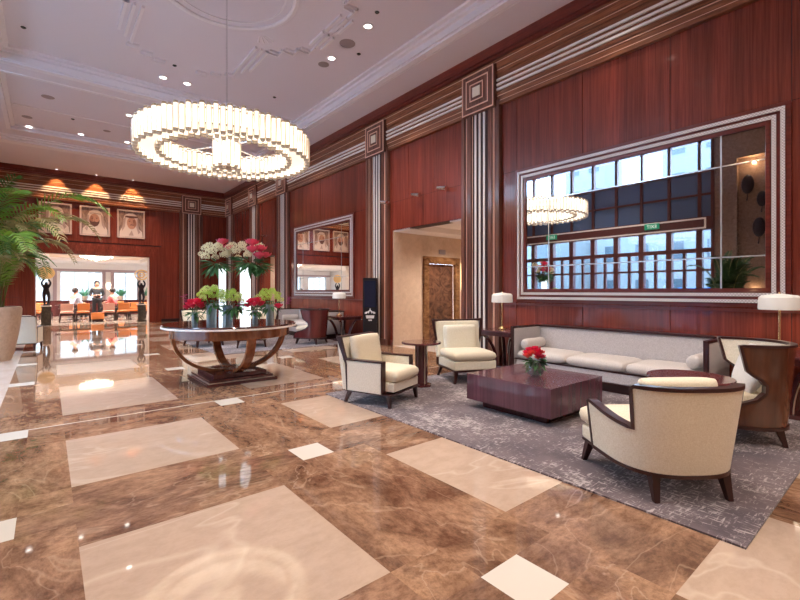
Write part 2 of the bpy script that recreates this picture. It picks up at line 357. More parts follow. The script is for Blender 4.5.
# friezes
pil_R=[5.94,9.60,15.75,18.75,21.95]; 
def frieze(w,a0,a1,tagn):
    b=MB(); wbox(b,w,a0,a1,6.2,CZ,-.02,.16); wbox(b,w,a0,a1,6.14,6.2,-.02,.12)
    struct(b,'trim_%d'%tagn,M['red'])
    b=MB(); wbox(b,w,a0,a1,5.2,6.14,-.02,.05); wbox(b,w,a0,a1,5.93,6.05,.05,.075); wbox(b,w,a0,a1,5.42,5.48,.05,.065); wbox(b,w,a0,a1,5.2,5.27,.05,.075); wbox(b,w,a0,a1,5.83,5.87,.05,.07)
    struct(b,'trim_%d'%(tagn+1),M['walnutH'])
    b=MB()
    for z in (5.49,5.585,5.68): wbox(b,w,a0,a1,z,z+.042,.05,.085)
    struct(b,'trim_%d'%(tagn+2),M['silver'])
    b=MB()
    for z in (5.275,5.38,5.905,6.075): wbox(b,w,a0,a1,z,z+.012,.05,.062)
    struct(b,'trim_%d'%(tagn+3),M['copper'])
frieze('R',BY,WY,2); frieze('F',LX,WX,6)
tn=[10]
def nm():
    tn[0]+=1; return 'trim_%d'%(tn[0]-1)
def pilaster(w,c,zt=5.3,hw=.52):
    b=MB()
    wbox(b,w,c-hw,c+hw,0,zt,-.02,.06)
    for o in (-.46,-.28,.28,.46): wbox(b,w,c+o-.045,c+o+.045,.14,zt,.06,.085)
    wbox(b,w,c-hw,c+hw,0,.16,.0,.1)
    root=struct(b,nm(),M['walnutV'])
    s_=MB()
    for o in (-.115,0,.115): wbox(s_,w,c+o-.024,c+o+.024,.16,zt,.06,.078)
    s_.build('silver_strip',M['silver'],root)
    l_=MB()
    for o in (-.375,-.35,.20,.37): wbox(l_,w,c+o-.006,c+o+.006,.16,zt,.06,.072)
    l_.build('copper_line',M['copper'],root)
    g_=MB()
    for o in (-.175,-.0575,.0575,.175): wbox(g_,w,c+o-.03,c+o+.03,.16,zt,.06,.066)
    g_.build('groove',M['groove'],root)
def sqring(mb,w,c,z,h,t,d0,d1):
    wbox(mb,w,c-h,c+h,z+h-t,z+h,d0,d1); wbox(mb,w,c-h,c+h,z-h,z-h+t,d0,d1)
    wbox(mb,w,c-h,c-h+t,z-h+t,z+h-t,d0,d1); wbox(mb,w,c+h-t,c+h,z-h+t,z+h-t,d0,d1)
def plaque(w,c,z=5.61):
    b=MB(); wbox(b,w,c-.44,c+.44,z-.43,z+.43,.05,.12); wbox(b,w,c-.43,c+.43,z-.42,z+.42,.12,.15); wbox(b,w,c-.30,c+.30,z-.30,z+.30,.15,.165); wbox(b,w,c-.18,c+.18,z-.18,z+.18,.165,.18)
    root=struct(b,nm(),M['walnutV'])
    l_=MB()
    sqring(l_,w,c,z,.42,.026,.15,.162); sqring(l_,w,c,z,.30,.026,.165,.175); sqring(l_,w,c,z,.18,.024,.18,.19); l_.build('copper_border',M['copper'],root)
    s_=MB(); wbox(s_,w,c-.10,c+.10,z-.10,z+.10,.18,.195); s_.build('ivory_square',M['cream_sq'],root)
for c in pil_R: pilaster('R',c); plaque('R',c)
pilaster('F',5.43); plaque('F',5.43); pilaster('F',-2.1); plaque('F',-2.1)
# fluted joint between pilaster and mirror bay is modelled as the side panel above

# ------------------------------------------------------------------ far wall
px0,px1,pz=-.37,3.64,3.0
b=MB(); b.box(LX-.3,px0,WY+.02,WY+.4,0,CZ); b.box(px1,WX+.3,WY+.02,WY+.4,0,CZ); b.box(px0,px1,WY+.02,WY+.4,pz,CZ)
struct(b,'wall_far',M['groove'])
b=MB(); panels(b,'F',px1+.5,4.91,1,full); panels(b,'F',5.95,WX,3,full); panels(b,'F',LX,px0-.5,3,full)
panels(b,'F',px0-.5,px1+.5,3,[(3.55,5.2)])
# stepped surround of the portal
for k,(o,d) in enumerate(((.5,.02),(.38,.045),(.26,.07),(.14,.095))):
    i=o-.12
    wbox(b,'F',px0-o,px0-i-.004,0,pz+i,-.02,d); wbox(b,'F',px1+i+.004,px1+o,0,pz+i,-.02,d); wbox(b,'F',px0-o,px1+o,pz+i+.004,pz+o,-.02,d)
wbox(b,'F',px0-.02,px0,0,pz,-.02,.09); wbox(b,'F',px1,px1+.02,0,pz,-.02,.09); wbox(b,'F',px0,px1,pz,pz+.02,-.02,.09)
struct(b,'wall_far_panelling',M['panel'])
b=MB()
b.box(px1-.02,px1,WY,WY+.42,0,pz); b.box(px0,px0+.02,WY,WY+.42,0,pz); b.box(px0,px1,WY,WY+.42,pz-.02,pz)
struct(b,nm(),M['plaster'])

# ------------------------------------------------------------------ left wall: granite, entrance glazing, panelling
WY0,WY1=4.33,15.1
b=MB(); b.box(LX-.3,LX,BY,2.95,0,CZ); b.box(LX-.3,LX,3.75,WY0,0,CZ); b.box(LX-.3,LX,2.95,3.75,0,1.3); b.box(LX-.3,LX,2.95,3.75,5.6,CZ); struct(b,'wall_left_granite',M['granite'])
b=MB(); b.box(LX-.3,LX-.02,WY1,WY+.4,0,CZ); wbox(b,'L',WY1,WY,.14,5.2,-.02,0); struct(b,'wall_left',M['panel'])
b=MB(); b.box(LX-.3,LX-.22,2.9,3.8,1.25,5.65); struct(b,'wall_left_niche',M['granite'])
b=MB()
pitch=.895
for k in range(13):
    y=4.74+pitch*(k-0); 
    if y<WY1: b.box(LX-.12,LX+.04,y-.045,y+.045,3.45,CZ); b.box(LX-.14,LX+.06,y-.085,y+.085,0,3.45); b.box(LX-.11,LX,y+.40,y+.49,0,2.72)
b.box(LX-.12,LX+.04,WY0,WY0+.09,0,CZ); b.box(LX-.12,LX+.04,WY1-.09,WY1,0,CZ)
for z in (5.37,4.62,2.14): b.box(LX-.10,LX+.03,WY0,WY1,z-.035,z+.035)
b.box(LX-.14,LX+.10,WY0,WY1,3.45,3.88); b.box(LX-.10,LX+.05,WY0,WY1,2.72,2.86); b.box(LX-.1,LX+.03,WY0,WY1,0,.2)
wroot=struct(b,'window_1',M['frame_red'])
b=MB(); b.box(LX-.06,LX-.04,WY0,WY1,5.37,CZ); b.box(LX-.06,LX-.04,WY0,WY1,2.86,3.45); b.box(LX-.06,LX-.04,WY0,WY1,.2,2.72)
b.build('window_glass',M['window'],wroot)
b=MB(); b.box(LX-.07,LX-.03,WY0,WY1,3.88,5.37); b.build('spandrel_panel',M['blueglass'],wroot)
b=MB(); b.box(LX+.10,LX+.115,WY0+.2,WY1-.2,3.80,3.85); b.box(LX+.10,LX+.115,WY0+.2,WY1-.2,3.49,3.54); b.box(LX+.10,LX+.115,WY0+.2,WY0+.25,3.54,3.8); b.build('silver_border',M['silver'],wroot)
# rear wall
b=MB(); b.box(LX-.3,WX+.3,BY-.3,BY,0,CZ); struct(b,'wall_rear',M['beige_wall'])
# granite sculptures in the niche
def leafsculpt(y,z,s,lab):
    b=MB(); b.sphere((0,0,0),.2*s,16,10,(.22,.55,1)); b.tube([(0,0,-.2*s),(0,.02,-.34*s)],[.012,.02],8); b.tube([(-.12,0,0),(0,0,0)],.012,8)
    o=b.build('wall_sculpture',M['statue'],smooth=60,loc=(LX-.10,y,z)); return tag(o,lab,'sculpture','leaf sculptures in the lit niche')
for y,z,s,l in ((3.5,4.75,1.5,'dark leaf-shaped sculpture highest in the granite wall niche by the entrance'),(3.15,4.25,1.2,'small dark leaf-shaped sculpture in the middle of the granite wall niche'),(3.22,3.4,1.5,'dark leaf-shaped sculpture lowest in the granite wall niche')): leafsculpt(y,z,s,l)
# exit sign on the beam
t=thing('exit_sign','green EXIT sign on the beam over the middle of the entrance doors','sign',(LX+.12,6.14,3.62),R(90))
b=MB(); b.box(-.24,.24,-.03,.0,.0,.20); b.build('sign_box',M['exit'],t)
tc=bpy.data.curves.new('exit_text','FONT'); tc.body='EXIT'; tc.size=.16; tc.align_x='CENTER'; tc.extrude=.003
to=bpy.data.objects.new('lettering',tc); C.objects.link(to); to.data.materials.append(M['exitw']); to.parent=t; to.location=(0,-.034,.045); to.rotation_euler=(R(90),0,0)
bpy.context.view_layer.update(); dg=bpy.context.evaluated_depsgraph_get(); me=bpy.data.meshes.new_from_object(to.evaluated_get(dg)); t2=bpy.data.objects.new('lettering',me); C.objects.link(t2); t2.parent=t; t2.location=to.location; t2.rotation_euler=to.rotation_euler; bpy.data.objects.remove(to); t2.name='lettering'
dup(t,(LX+.12,10.05,3.62),None,'green EXIT sign farther along the entrance beam, left of the other in the mirror')

# ------------------------------------------------------------------ ceiling
rx0,rx1,ry0,ry1,RZ=-.85,6.05,2.3,12.5,6.66
sx0,sx1,sy0,sy1,SZ=-.85,6.05,13.2,17.6,6.52
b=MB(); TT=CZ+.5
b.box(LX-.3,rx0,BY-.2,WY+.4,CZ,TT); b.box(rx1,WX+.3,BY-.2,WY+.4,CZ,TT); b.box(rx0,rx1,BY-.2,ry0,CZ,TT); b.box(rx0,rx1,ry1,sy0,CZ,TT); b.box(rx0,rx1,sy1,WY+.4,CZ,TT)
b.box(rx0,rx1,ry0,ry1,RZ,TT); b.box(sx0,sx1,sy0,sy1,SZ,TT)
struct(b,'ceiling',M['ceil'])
def ringm(mb,x0,x1,y0,y1,t,z0,z1):
    mb.box(x0,x1,y0,y0+t,z0,z1); mb.box(x0,x1,y1-t,y1,z0,z1); mb.box(x0,x0+t,y0+t,y1-t,z0,z1); mb.box(x1-t,x1,y0+t,y1-t,z0,z1)
b=MB()
ringm(b,rx0,rx1,ry0,ry1,.22,RZ-.05,RZ); ringm(b,rx0,rx1,ry0,ry1,.13,RZ-.11,RZ-.05); ringm(b,rx0,rx1,ry0,ry1,.05,CZ+.02,RZ-.11)
ringm(b,rx0-.12,rx1+.12,ry0-.12,ry1+.12,.12,CZ-.025,CZ); ringm(b,rx0-.2,rx1+.2,ry0-.2,ry1+.2,.035,CZ-.012,CZ)
ringm(b,sx0,sx1,sy0,sy1,.1,SZ-.05,SZ); ringm(b,sx0-.1,sx1+.1,sy0-.1,sy1+.1,.1,CZ-.02,CZ); b.box(sx0,sx1,15.6,15.66,SZ-.02,SZ)
b.box(LX,WX,18.3,18.42,CZ-.03,CZ); b.box(LX,WX,18.42,18.6,CZ-.07,CZ); b.box(LX,WX,18.6,19.0,CZ-.12,CZ); b.box(LX,WX,19.0,19.2,CZ-.05,CZ)
struct(b,nm(),M['ceil2'])
# plaster relief
CX,CY=2.4,7.6
b=MB(); b.M=Matrix.Translation((CX,CY,0))
b.lathe([(1.20,RZ),(1.20,RZ-.03),(1.14,RZ-.045),(1.10,RZ-.03),(1.10,RZ)],64,cap=False); b.lathe([(.98,RZ),(.98,RZ-.015),(.95,RZ-.015),(.95,RZ)],64,cap=False)
for sx in (-1,1):
    for sy in (-1,1):
        def bb(x0,x1,y0,y1,h=.05): 
            X=sorted((sx*x0,sx*x1)); Y=sorted((sy*y0,sy*y1)); b.box(X[0],X[1],Y[0],Y[1],RZ-h,RZ)
        for k in range(3):
            o=.13*k
            bb(1.02+o,1.07+o,1.45,2.9-o*1.5)                 # bundle of ribs reaching out
            bb(1.86+o,1.91+o,.05+o*.2,.62)                   # outer bundle
        for k in range(3):                                    # stepped chevrons between the bundles
            x=1.25+.24*k; y=1.45-.26*k
            for j in range(2):
                bb(x+.06*j,x+.30,y-.10*j,y+.035-.10*j); bb(x+.27+.0*j,x+.305,y-.28,y+.035)
        for k in range(3):
            x=.95-.28*k; y=2.95+.17*k
            for j in range(3): bb(x-.06+.0*j,x+.16,y+.05*j,y+.05*j+.02)
        for k in range(4):                                    # small fan ornament
            a=R(20+18*k); p0=Vector((1.15,1.05,0))-Vector((.55,.45,0)); 
            q=Vector((.93+.10*math.cos(a),.93+.10*math.sin(a),0)); q2=Vector((.93+.34*math.cos(a),.93+.34*math.sin(a),0))
            b.tube([(sx*q.x,sy*q.y,RZ),(sx*q2.x,sy*q2.y,RZ)],[.008,.022],6)
for k in range(3):
    o=.1*k
    for sx in (-1,1):
        X=sorted((sx*(1.88+o),sx*(1.93+o))); b.box(X[0],X[1],-.35,.0,RZ-.03,RZ)
struct(b,nm(),M['ceil2'])

# downlights, speakers, sprinklers
def dl_proto():
    t=thing('recessed_downlight','x','ceiling light',(0,0,0)); b=MB(); b.lathe([(.075,0),(.105,0),(.11,-.012),(.075,-.02)],24,cap=False); b.build('trim_ring',M['ceil2'],t,smooth=40)
    b=MB(); b.lathe([(.078,-.004),(.078,-.001)],20); b.build('lens',M['lampglow'],t); return t
dls=[((4.88,6.95,RZ),'lit downlight in the recessed ceiling nearest the sofa wall at the top edge'),((4.92,8.42,RZ),'lit downlight in the recessed ceiling beside two grey speakers'),
 ((2.19,11.78,RZ),'left of two lit downlights at the far end of the recessed ceiling'),((2.72,11.75,RZ),'right of two lit downlights at the far end of the recessed ceiling'),
 ((1.83,14.55,SZ),'lit downlight in the second ceiling bay just left of the chandelier ring'),((2.11,17.23,SZ),'faint lit downlight of the second ceiling bay beside the ring'),
 ((0.85,17.30,SZ),'lit downlight between two sprinklers in the far ceiling bay'),((-0.43,17.47,SZ),'lit downlight farthest left in the far ceiling bay'),
 ((-.1,6.95,RZ),None),((-.1,8.42,RZ),None),((1.5,3.6,RZ),None),((3.4,3.6,RZ),None),((1.0,1.0,CZ),None),((2.9,1.0,CZ),None),((4.8,1.0,CZ),None),((1.0,-1.2,CZ),None),((2.9,-1.2,CZ),None),((4.8,-1.2,CZ),None),((2.9,-2.6,CZ),None)]  # entries without a label are unseen downlights added as fill light
dp=dl_proto()
for i,(p,l) in enumerate(dls):
    if l is None: l='unseen downlight added for fill light, beyond the edges of the view'
    if i==0: dp.location=p; dp['label']=l; dp['group']='recessed downlights in the lobby ceiling'
    else: dup(dp,p,None,l,'recessed downlights in the lobby ceiling')
tiny=[(.3,22.35),(1.63,22.35),(2.96,22.35)]
for i,(x,y) in enumerate(tiny):
    dup(dp,(x,y,CZ),None,['small downlight over the leftmost portrait','small downlight over the middle portrait','small downlight over the rightmost portrait'][i],'picture downlights over the portraits',(.5,.5,1))
b=MB(); b.lathe([(.0001,-.008),(.15,-.008),(.165,-.004),(.165,0)],28,cap=False); b.build  # grille disc
sp=b.build('ceiling_speaker',M['speaker'],smooth=30,loc=(4.89,7.72,RZ)); tag(sp,'larger grey round speaker grille in the recessed ceiling','speaker','round ceiling speakers')
for p,l,s in (((4.92,8.78,RZ),'smaller grey round speaker beside a downlight above the sofa side',.75),((0.02,14.54,SZ),'grey oval-looking speaker in the far ceiling bay, the larger there',.85),((-0.45,16.60,SZ),'grey speaker at the left end of the far ceiling bay',.75),((1.47,16.45,SZ),'small grey speaker near the chandelier in the far ceiling bay',.6)):
    dup(sp,p,None,l,None,(s,s,1))
b=MB(); b.lathe([(.0001,-.02),(.03,-.02),(.045,-.006),(.045,0)],14,cap=False)
sk=b.build('sprinkler',M['black'],smooth=30,loc=(4.77,6.5,RZ)); tag(sk,'dark sprinkler dot beside the nearest downlight of the recess','sprinkler','ceiling sprinklers')
for p,l in (((4.73,11.1,RZ),'dark sprinkler dot alone above the right of the chandelier'),((-.36,11.3,RZ),'dark sprinkler dot in the far left corner of the recess'),((2.28,11.0,RZ),'dark sprinkler dot beside the pair of far downlights'),((0.59,15.94,SZ),'dark sprinkler dot in the far ceiling bay'),((5.3,7.9,RZ),'pale tiny sprinkler next to the large speaker')):
    dup(sk,p,None,l)

# ------------------------------------------------------------------ wall mirrors
def wall_mirror(y0,y1,label):
    t=thing('wall_mirror',label,'mirror',(WX,(y0+y1)/2,1.24)); W=(y1-y0)/2; H=2.56
    def rr(mb,o0,o1,d0,d1):   # rectangular ring between insets o0<o1 from the outer edge
        mb.box(-d1,-d0,-W+o0,W-o0,H-o1,H-o0); mb.box(-d1,-d0,-W+o0,W-o0,o0,o1); mb.box(-d1,-d0,-W+o0,-W+o1,o1,H-o1); mb.box(-d1,-d0,W-o1,W-o0,o1,H-o1)
    b=MB(); rr(b,0,.05,0,.03); rr(b,.05,.215,0,.03); rr(b,.20,.245,.0,.045); b.build('frame',M['red'],t,bevel=.004)
    b=MB(); rr(b,.055,.10,.03,.05); rr(b,.14,.185,.03,.05); b.build('beaded_band',M['beaded'],t)
    b=MB(); iw=W-.245; ih0=.245; ih1=H-.245; ys_=[-iw,-iw+.47,iw-.47,iw]; zs_=[ih0,ih0+.42,ih1-.42,ih1]
    for i in range(3):
        for j in range(3): b.box(-.02,-.0,ys_[i]+.004,ys_[i+1]-.004,zs_[j]+.004,zs_[j+1]-.004)
    b.build('mirror_glass',M['mirror'],t)
    b=MB()
    for y in ys_[1:3]: b.box(-.023,-.01,y-.010,y+.010,ih0,ih1)
    for z in zs_[1:3]: b.box(-.023,-.01,-iw,iw,z-.009,z+.009)
    b.build('bevelled_joint',M['joint'],t); return t
wall_mirror(1.05,5.08,'large framed mirror above the long sofa, reflecting the chandelier and windows')
wall_mirror(10.80,14.83,'framed mirror behind the kiosk, reflecting the portraits')

# picture spotlights on the panelling
def spot(loc,label):
    t=thing('wall_spotlight',label,'spotlight',loc,0,'small chrome spotlights on the panelling')
    b=MB(); b.lathe([(.03,-.01),(.03,.01)],12,cap=True); b.M=Matrix.Identity(4)
    b=MB(); b.tube([(0,0,0),(-.03,0,0)],.035,12); b.build('wall_plate',M['chrome'],t,smooth=40)
    b=MB(); b.tube([(-.02,0,0),(-.17,0,0)],.016,8); b.build('arm',M['chrome'],t,smooth=40)
    b=MB(); b.tube([(-.17,.15,.02),(-.17,-.13,-.04)],[.035,.055],12); b.build('lamp_head',M['chrome'],t,smooth=40)
spot((WX,7.85,3.8),'chrome spotlight on the panelling above the lift lobby, the farther of the pair')
spot((WX,6.95,3.8),'chrome spotlight on the panelling beside the fluted pilaster, nearer of the pair')
spot((WX-.06,9.05,3.8),'chrome spotlight on the edge of the pilaster left of the lift lobby')
spot((WX,17.4,3.75),'tiny chrome spotlight over the far corridor opening behind the flowers')

# ------------------------------------------------------------------ portraits
def portrait(x,label,turn,beard,band_):
    t=thing('portrait',label,'picture',(x-.03,WY,3.82)); W=.53; H=1.26
    b=MB(); 
    for (a0,a1,z0,z1) in ((-W,W,0,.06),(-W,W,H-.06,H),(-W,-W+.06,.06,H-.06),(W-.06,W,.06,H-.06)): b.box(a0,a1,-.06,0,z0,z1)
    b.build('frame',mat('rose_gold_frame',(.80,.58,.50),.3,.5) if 'rg' not in M else M['rg'],t,bevel=.006)
    b=MB(); b.box(-W+.06,W-.06,-.03,-.0,.06,H-.06); b.build('canvas',M['canvas'],t)
    s=turn
    def P(pts,d,name,m,z=-.032):
        q=MB(); q.prism([(p[0]*s if s else p[0],p[1]) for p in pts],'y',z-d,z); q.build(name,m,t)
    P([(-.45,.07),(.45,.07),(.43,.30),(.30,.44),(.27,.62),(.27,.86),(.20,1.04),(.06,1.13),(-.10,1.12),(-.24,1.02),(-.30,.85),(-.31,.60),(-.36,.44),(-.44,.28)],.003,'headdress',M['keff'])
    for q in ([(-.30,.85),(-.20,.95),(-.24,.5),(-.34,.30),(-.36,.44),(-.31,.6)],[(.27,.86),(.22,.9),(.20,.5),(.28,.2),(.36,.3),(.30,.44),(.27,.62)],[(-.1,.12),(.02,.36),(.1,.12)],[(-.22,.98),(.2,.98),(.18,.94),(0,.99),(-.2,.93)]): P(q,.002,'headdress_fold',M['pfold'],-.035)
    f=[(.185*math.cos(a)+.02,.68+.27*math.sin(a)) for a in [2*PI*k/24 for k in range(24)]]
    P(f,.003,'face',M['pskin'],-.037)
    P([(.19,.72),(.14,.86),(.06,.80),(.08,.62),(.14,.50),(.19,.6)],.002,'face_shade',M['pshade'],-.040)
    if band_: P([(-.22,1.0),(.24,1.0),(.26,.93),(.02,.90),(-.24,.93)],.004,'head_cord',M['beard'],-.040)
    if beard: P([(-.165,.70),(-.15,.56),(-.08,.44),(.02,.395),(.11,.43),(.18,.55),(.205,.70),(.15,.62),(.09,.60),(.02,.615),(-.05,.60),(-.11,.62)],.003,'beard',M['beard'],-.041)
    P([(-.055,.600),(.02,.625),(.095,.600),(.085,.575),(.02,.59),(-.045,.575)],.002,'moustache',M['beard'],-.043)
    for ex in (-.06,.10): P([(ex-.045,.745),(ex,.765),(ex+.045,.745),(ex,.73)],.002,'eye',M['beard'],-.042); P([(ex-.055,.80),(ex,.825),(ex+.055,.80),(ex,.808)],.002,'eyebrow',M['beard'],-.042)
    P([(.02,.76),(.055,.65),(.02,.635)],.002,'nose',M['pshade'],-.042)
M['pfold']=mat('painted_fold',(.50,.34,.30),.7)
M['rg']=mat('rose_gold_frame',(.82,.62,.54),.3,.4); M['keff']=mat('painted_headcloth',(.78,.62,.55),.7); M['pskin']=mat('painted_skin',(.60,.30,.21),.7); M['beard']=mat('painted_beard',(.14,.06,.05),.7); M['pshade']=mat('painted_shading',(.42,.18,.12),.7)
mc=M['canvas']=mat('painted_canvas',(.42,.28,.25),.8); mp=coords(mc,(3,3,1)); n=noise(mc,mp,3,4,.6,1); r_=ramp(mc,n.outputs[0],[(.35,(.20,.11,.09)),(.65,(.50,.32,.26))]); mc.node_tree.links.new(r_.outputs[0],mc.node_tree.nodes['Principled BSDF'].inputs['Base Color'])
portrait(.30,'leftmost portrait of a bearded man in a white headcloth, partly behind palm fronds',1,True,False)
portrait(1.63,'middle portrait of a bearded man in a pale headcloth above the portal',-1,True,False)
portrait(2.96,'rightmost portrait of a man in a headcloth with dark head cord',1,False,True)

# ------------------------------------------------------------------ lift lobby (behind the first opening)
b=MB(); b.box(WX+.0,WX+T,8.935,8.97,0,3.05); b.box(WX+T,8.18,8.97,9.2,0,3.2); b.box(9.62,11,8.97,9.2,0,3.2); b.box(8.18,9.62,8.97,9.2,2.43,3.2); b.box(WX+T,11,6.3,6.5,0,3.2); b.box(10.8,11,6.5,8.97,0,3.2); struct(b,'wall_lift_lobby',M['beige_wall'])
b=MB(); b.box(WX+.02,11,6.3,9.2,3.16,3.3); b.box(WX+.02,11,8.3,9.0,3.02,3.16); b.box(WX+.02,11,6.4,6.9,3.02,3.16); struct(b,'ceiling_lift_lobby',M['plaster'])
b=MB()
for x in (8.18,9.44): b.box(x,x+.18,8.90,9.0,0,2.43)
b.box(8.36,9.44,8.90,9.0,2.23,2.43); dr=struct(b,'door_1',M['bronze'])
b=MB(); b.box(8.36,8.895,9.02,9.06,0,2.23); b.box(8.905,9.44,9.02,9.06,0,2.23); b.build('door_leaf',M['liftdoor'],dr)
b=MB(); b.box(8.8,9.05,8.94,8.97,2.52,2.65); o=b.build('floor_indicator',M['speaker']); tag(o,'small grey floor indicator plate above the lift door','sign')
b=MB(); b.box(9.75,9.83,8.93,8.97,1.5,2.3); o=b.build('wall_sconce',mat('warm_sconce',(1,.8,.5),.4,emis=(1,.72,.35),es=3)); tag(o,'slim warm glowing sconce beside the lift frame','lamp')
b=MB(); b.box(WX+T,9.5,17.82,18.0,0,3.0); b.box(9.3,9.5,16.6,17.82,0,3.0); b.box(WX+T,9.5,16.4,16.6,0,3.0); struct(b,'wall_corridor',M['beige_wall'])
b=MB(); b.box(WX+.02,9.5,16.4,18.0,2.92,3.05); struct(b,'ceiling_corridor',M['plaster'])

# ------------------------------------------------------------------ far room
FY=33.0; fz=3.15
b=MB(); b.box(-5,9,WY+.4,FY+.3,fz+.18,fz+.4); b.box(-5,9,WY+.4,25,fz,fz+.18); b.box(-5,9,30.4,FY+.3,fz,fz+.18); b.box(-5,-.1,25,30.4,fz,fz+.18); b.box(4.4,9,25,30.4,fz,fz+.18); struct(b,'ceiling_far_room',M['plaster'])
b=MB(); b.box(.1,4.2,25.2,30.2,fz+.15,fz+.18); struct(b,nm(),M['beige_ceiling'])
b=MB()
wins=[(-4.6,-2.9),(-2.2,.05),(.62,2.72),(3.32,4.62),(5.2,7.4)]
prev=-5
for a,c in wins: b.box(prev,a,FY,FY+.3,0,fz); b.box(a,c,FY,FY+.3,0,.55); b.box(a,c,FY,FY+.3,2.66,fz); prev=c
b.box(prev,9,FY,FY+.3,0,fz); b.box(-5.3,-5,WY+.4,FY,0,fz+.3); b.box(9,9.3,WY+.4,FY,0,fz+.3); struct(b,'wall_far_room',M['plaster'])
b=MB()
for x in (.36,2.78,3.24,4.7): b.box(x-.09,x+.09,FY-.12,FY,0,2.75)
b.box(-5,9,FY-.05,FY,2.66,2.8); struct(b,nm(),mat('mauve_curtain_pier',(.42,.30,.30),.7))
for i,(a,c) in enumerate(wins):
    b=MB(); n_=2 if c-a<1.6 else 3
    for k in range(n_+1): x=a+(c-a)*k/n_; b.box(x-.02,x+.02,FY+.08,FY+.14,.55,2.66)
    b.box(a,c,FY+.08,FY+.14,.55,.6); b.box(a,c,FY+.08,FY+.14,2.6,2.66); o=struct(b,'window_%d'%(i+2),mat('far_window_frame',(.55,.6,.62),.4))
    b=MB(); b.box(a,c,FY+.10,FY+.115,.6,2.6); b.build('window_glass',M['dimglass'],o)
# far crystal ceiling lamp
t=thing('crystal_ceiling_lamp','cluster of lit crystals hanging from the far room ceiling','chandelier',(1.9,26.0,fz+.15))
b=MB(); b.lathe([(.2,0),(.2,-.03),(.1,-.04)],24); b.build('canopy',M['gold'],t)
b=MB()
for k in range(46):
    a=k*2.4; r=.62*math.sqrt(k/46); h=.12+.22*(1-r/.62)+random.uniform(-.03,.03); x,y=r*math.cos(a)*1.15,r*math.sin(a)*.8
    b.lathe([(.03,-.02),(.045,-h),(.004,-h-.06)],6,cx=x,cy=y)
b.build('crystal_drops',M['crystal'],t)
b=MB(); b.M=Matrix.Translation((3.03,FY-.02,1.75)); b.lathe([(.02,-.16),(.10,-.05),(.12,.14),(.09,.16)],12); b.box(-.03,.03,0,.03,-.2,.18); o=b.build('wall_sconce',M['crystal'],smooth=40); tag(o,'glowing wall sconce on the pier between the far room windows','lamp')

def pedestal(x,y,label,slabel,stylefront):
    t=thing('pedestal',label,'pedestal',(x,y,0)); b=MB(); b.box(-.16,.16,-.16,.16,.06,.80); b.box(-.18,.18,-.18,.18,0,.06); b.build('shaft',M['pedestal'],t,bevel=.004)
    b=MB(); b.box(-.19,.19,-.19,.19,.80,.835); b.build('top_slab',M['silver'],t,bevel=.004)
    t=thing('figure_statue',slabel,'statue',(x,y,.835))
    b=MB(); b.lathe([(.12,0),(.12,.04),(.08,.07)],16); b.build('base',M['statue'],t)
    v=bpy.data.meshes.new('figure'); P=[(0,0,.55),(0,0,.72),(.01,0,.86),(0,0,.93),(0,0,1.0),(.08,0,.52),(.10,.01,.3),(.06,0,.05),(-.08,0,.52),(-.06,-.02,.3),(-.05,0,.05),(.12,0,.84),(.15,0,.97),(.07,0,1.12),(-.12,0,.84),(-.15,0,.97),(-.07,0,1.12)]
    Ed=[(0,1),(1,2),(2,3),(3,4),(0,5),(5,6),(6,7),(0,8),(8,9),(9,10),(2,11),(11,12),(12,13),(2,14),(14,15),(15,16)]
    v.from_pydata(P,Ed,[]); o=bpy.data.objects.new('figure',v); C.objects.link(o); o.parent=t
    sk_=o.modifiers.new('s','SKIN'); rr=[.10,.08,.11,.04,.065,.07,.055,.045,.07,.055,.045,.05,.038,.035,.05,.038,.035]
    for i,q in enumerate(v.skin_vertices[0].data): q.radius=(rr[i],rr[i])
    v.skin_vertices[0].data[0].use_root=True
    ss=o.modifiers.new('u','SUBSURF'); ss.levels=1; ss.render_levels=1; v.materials.append(M['statue'])
    b=MB(); b.M=Matrix.Translation((0,0,1.38))
    if stylefront: b.sphere((0,0,0),.30,20,10,(1,.35,.88)); b.build('amber_shell',M['amber'],t,smooth=60)
    else:
        b.tube([(.27*math.cos(a),0,.22*math.sin(a)) for a in [2*PI*k/24 for k in range(25)]],.03,8); b.tube([(.12*math.cos(a),0,.13*math.sin(a)) for a in [2*PI*k/24 for k in range(25)]],.03,8); b.box(-.25,.25,-.015,.015,-.015,.015); b.build('open_ring_crest',M['amber'],t,smooth=60)
pedestal(-.03,23.55,'dark marble pedestal with pale top at the left of the portal','dark figure statue holding up a round amber shell',True)
pedestal(3.46,23.55,'dark marble pedestal at the right of the portal','dark figure statue carrying an open ring crest',False)

# far room chairs
def far_chair(x,y,rz,m,lab,first=[None,None]):
    key=0 if m=='orange' else 1
    if first[key] is None:
        t=thing('dining_armchair',lab,'chair',(x,y,0),rz,'armchairs round the far room tables')
        b=MB(); b.cushion(.5,.5,.12,0,0,.44); b.build('seat',M[m],t,smooth=60)
        b=MB(); b.M=Matrix.Translation((0,-.24,.66))@Matrix.Rotation(R(-8),4,'X'); b.box(-.24,.24,-.035,.035,-.14,.2); b.build('backrest',M[m],t,bevel=.02)
        b=MB(); b.box(-.27,.27,-.27,.25,.33,.38)
        b.build('seat_rail',M['legwood'],t)
        for sx in (-1,1):
            b=MB(); b.tube([(sx*.28,-.25,.84),(sx*.29,-.1,.66),(sx*.29,.22,.62)],.018,6); b.build('armrest',M['legwood'],t)
            for sy in (-1,1):
                b=MB(); b.frustum((sx*.27,sy*.28,0),(.022,.022),(sx*.25,sy*.24,.35),(.03,.03)); b.build('leg',M['legwood'],t)
        first[key]=t; return t
    return dup(first[key],(x,y,0),rz,lab)
def wyp(px_,Y):  # x on the plane Y seen at the far room positions measured from the photograph
    return px_
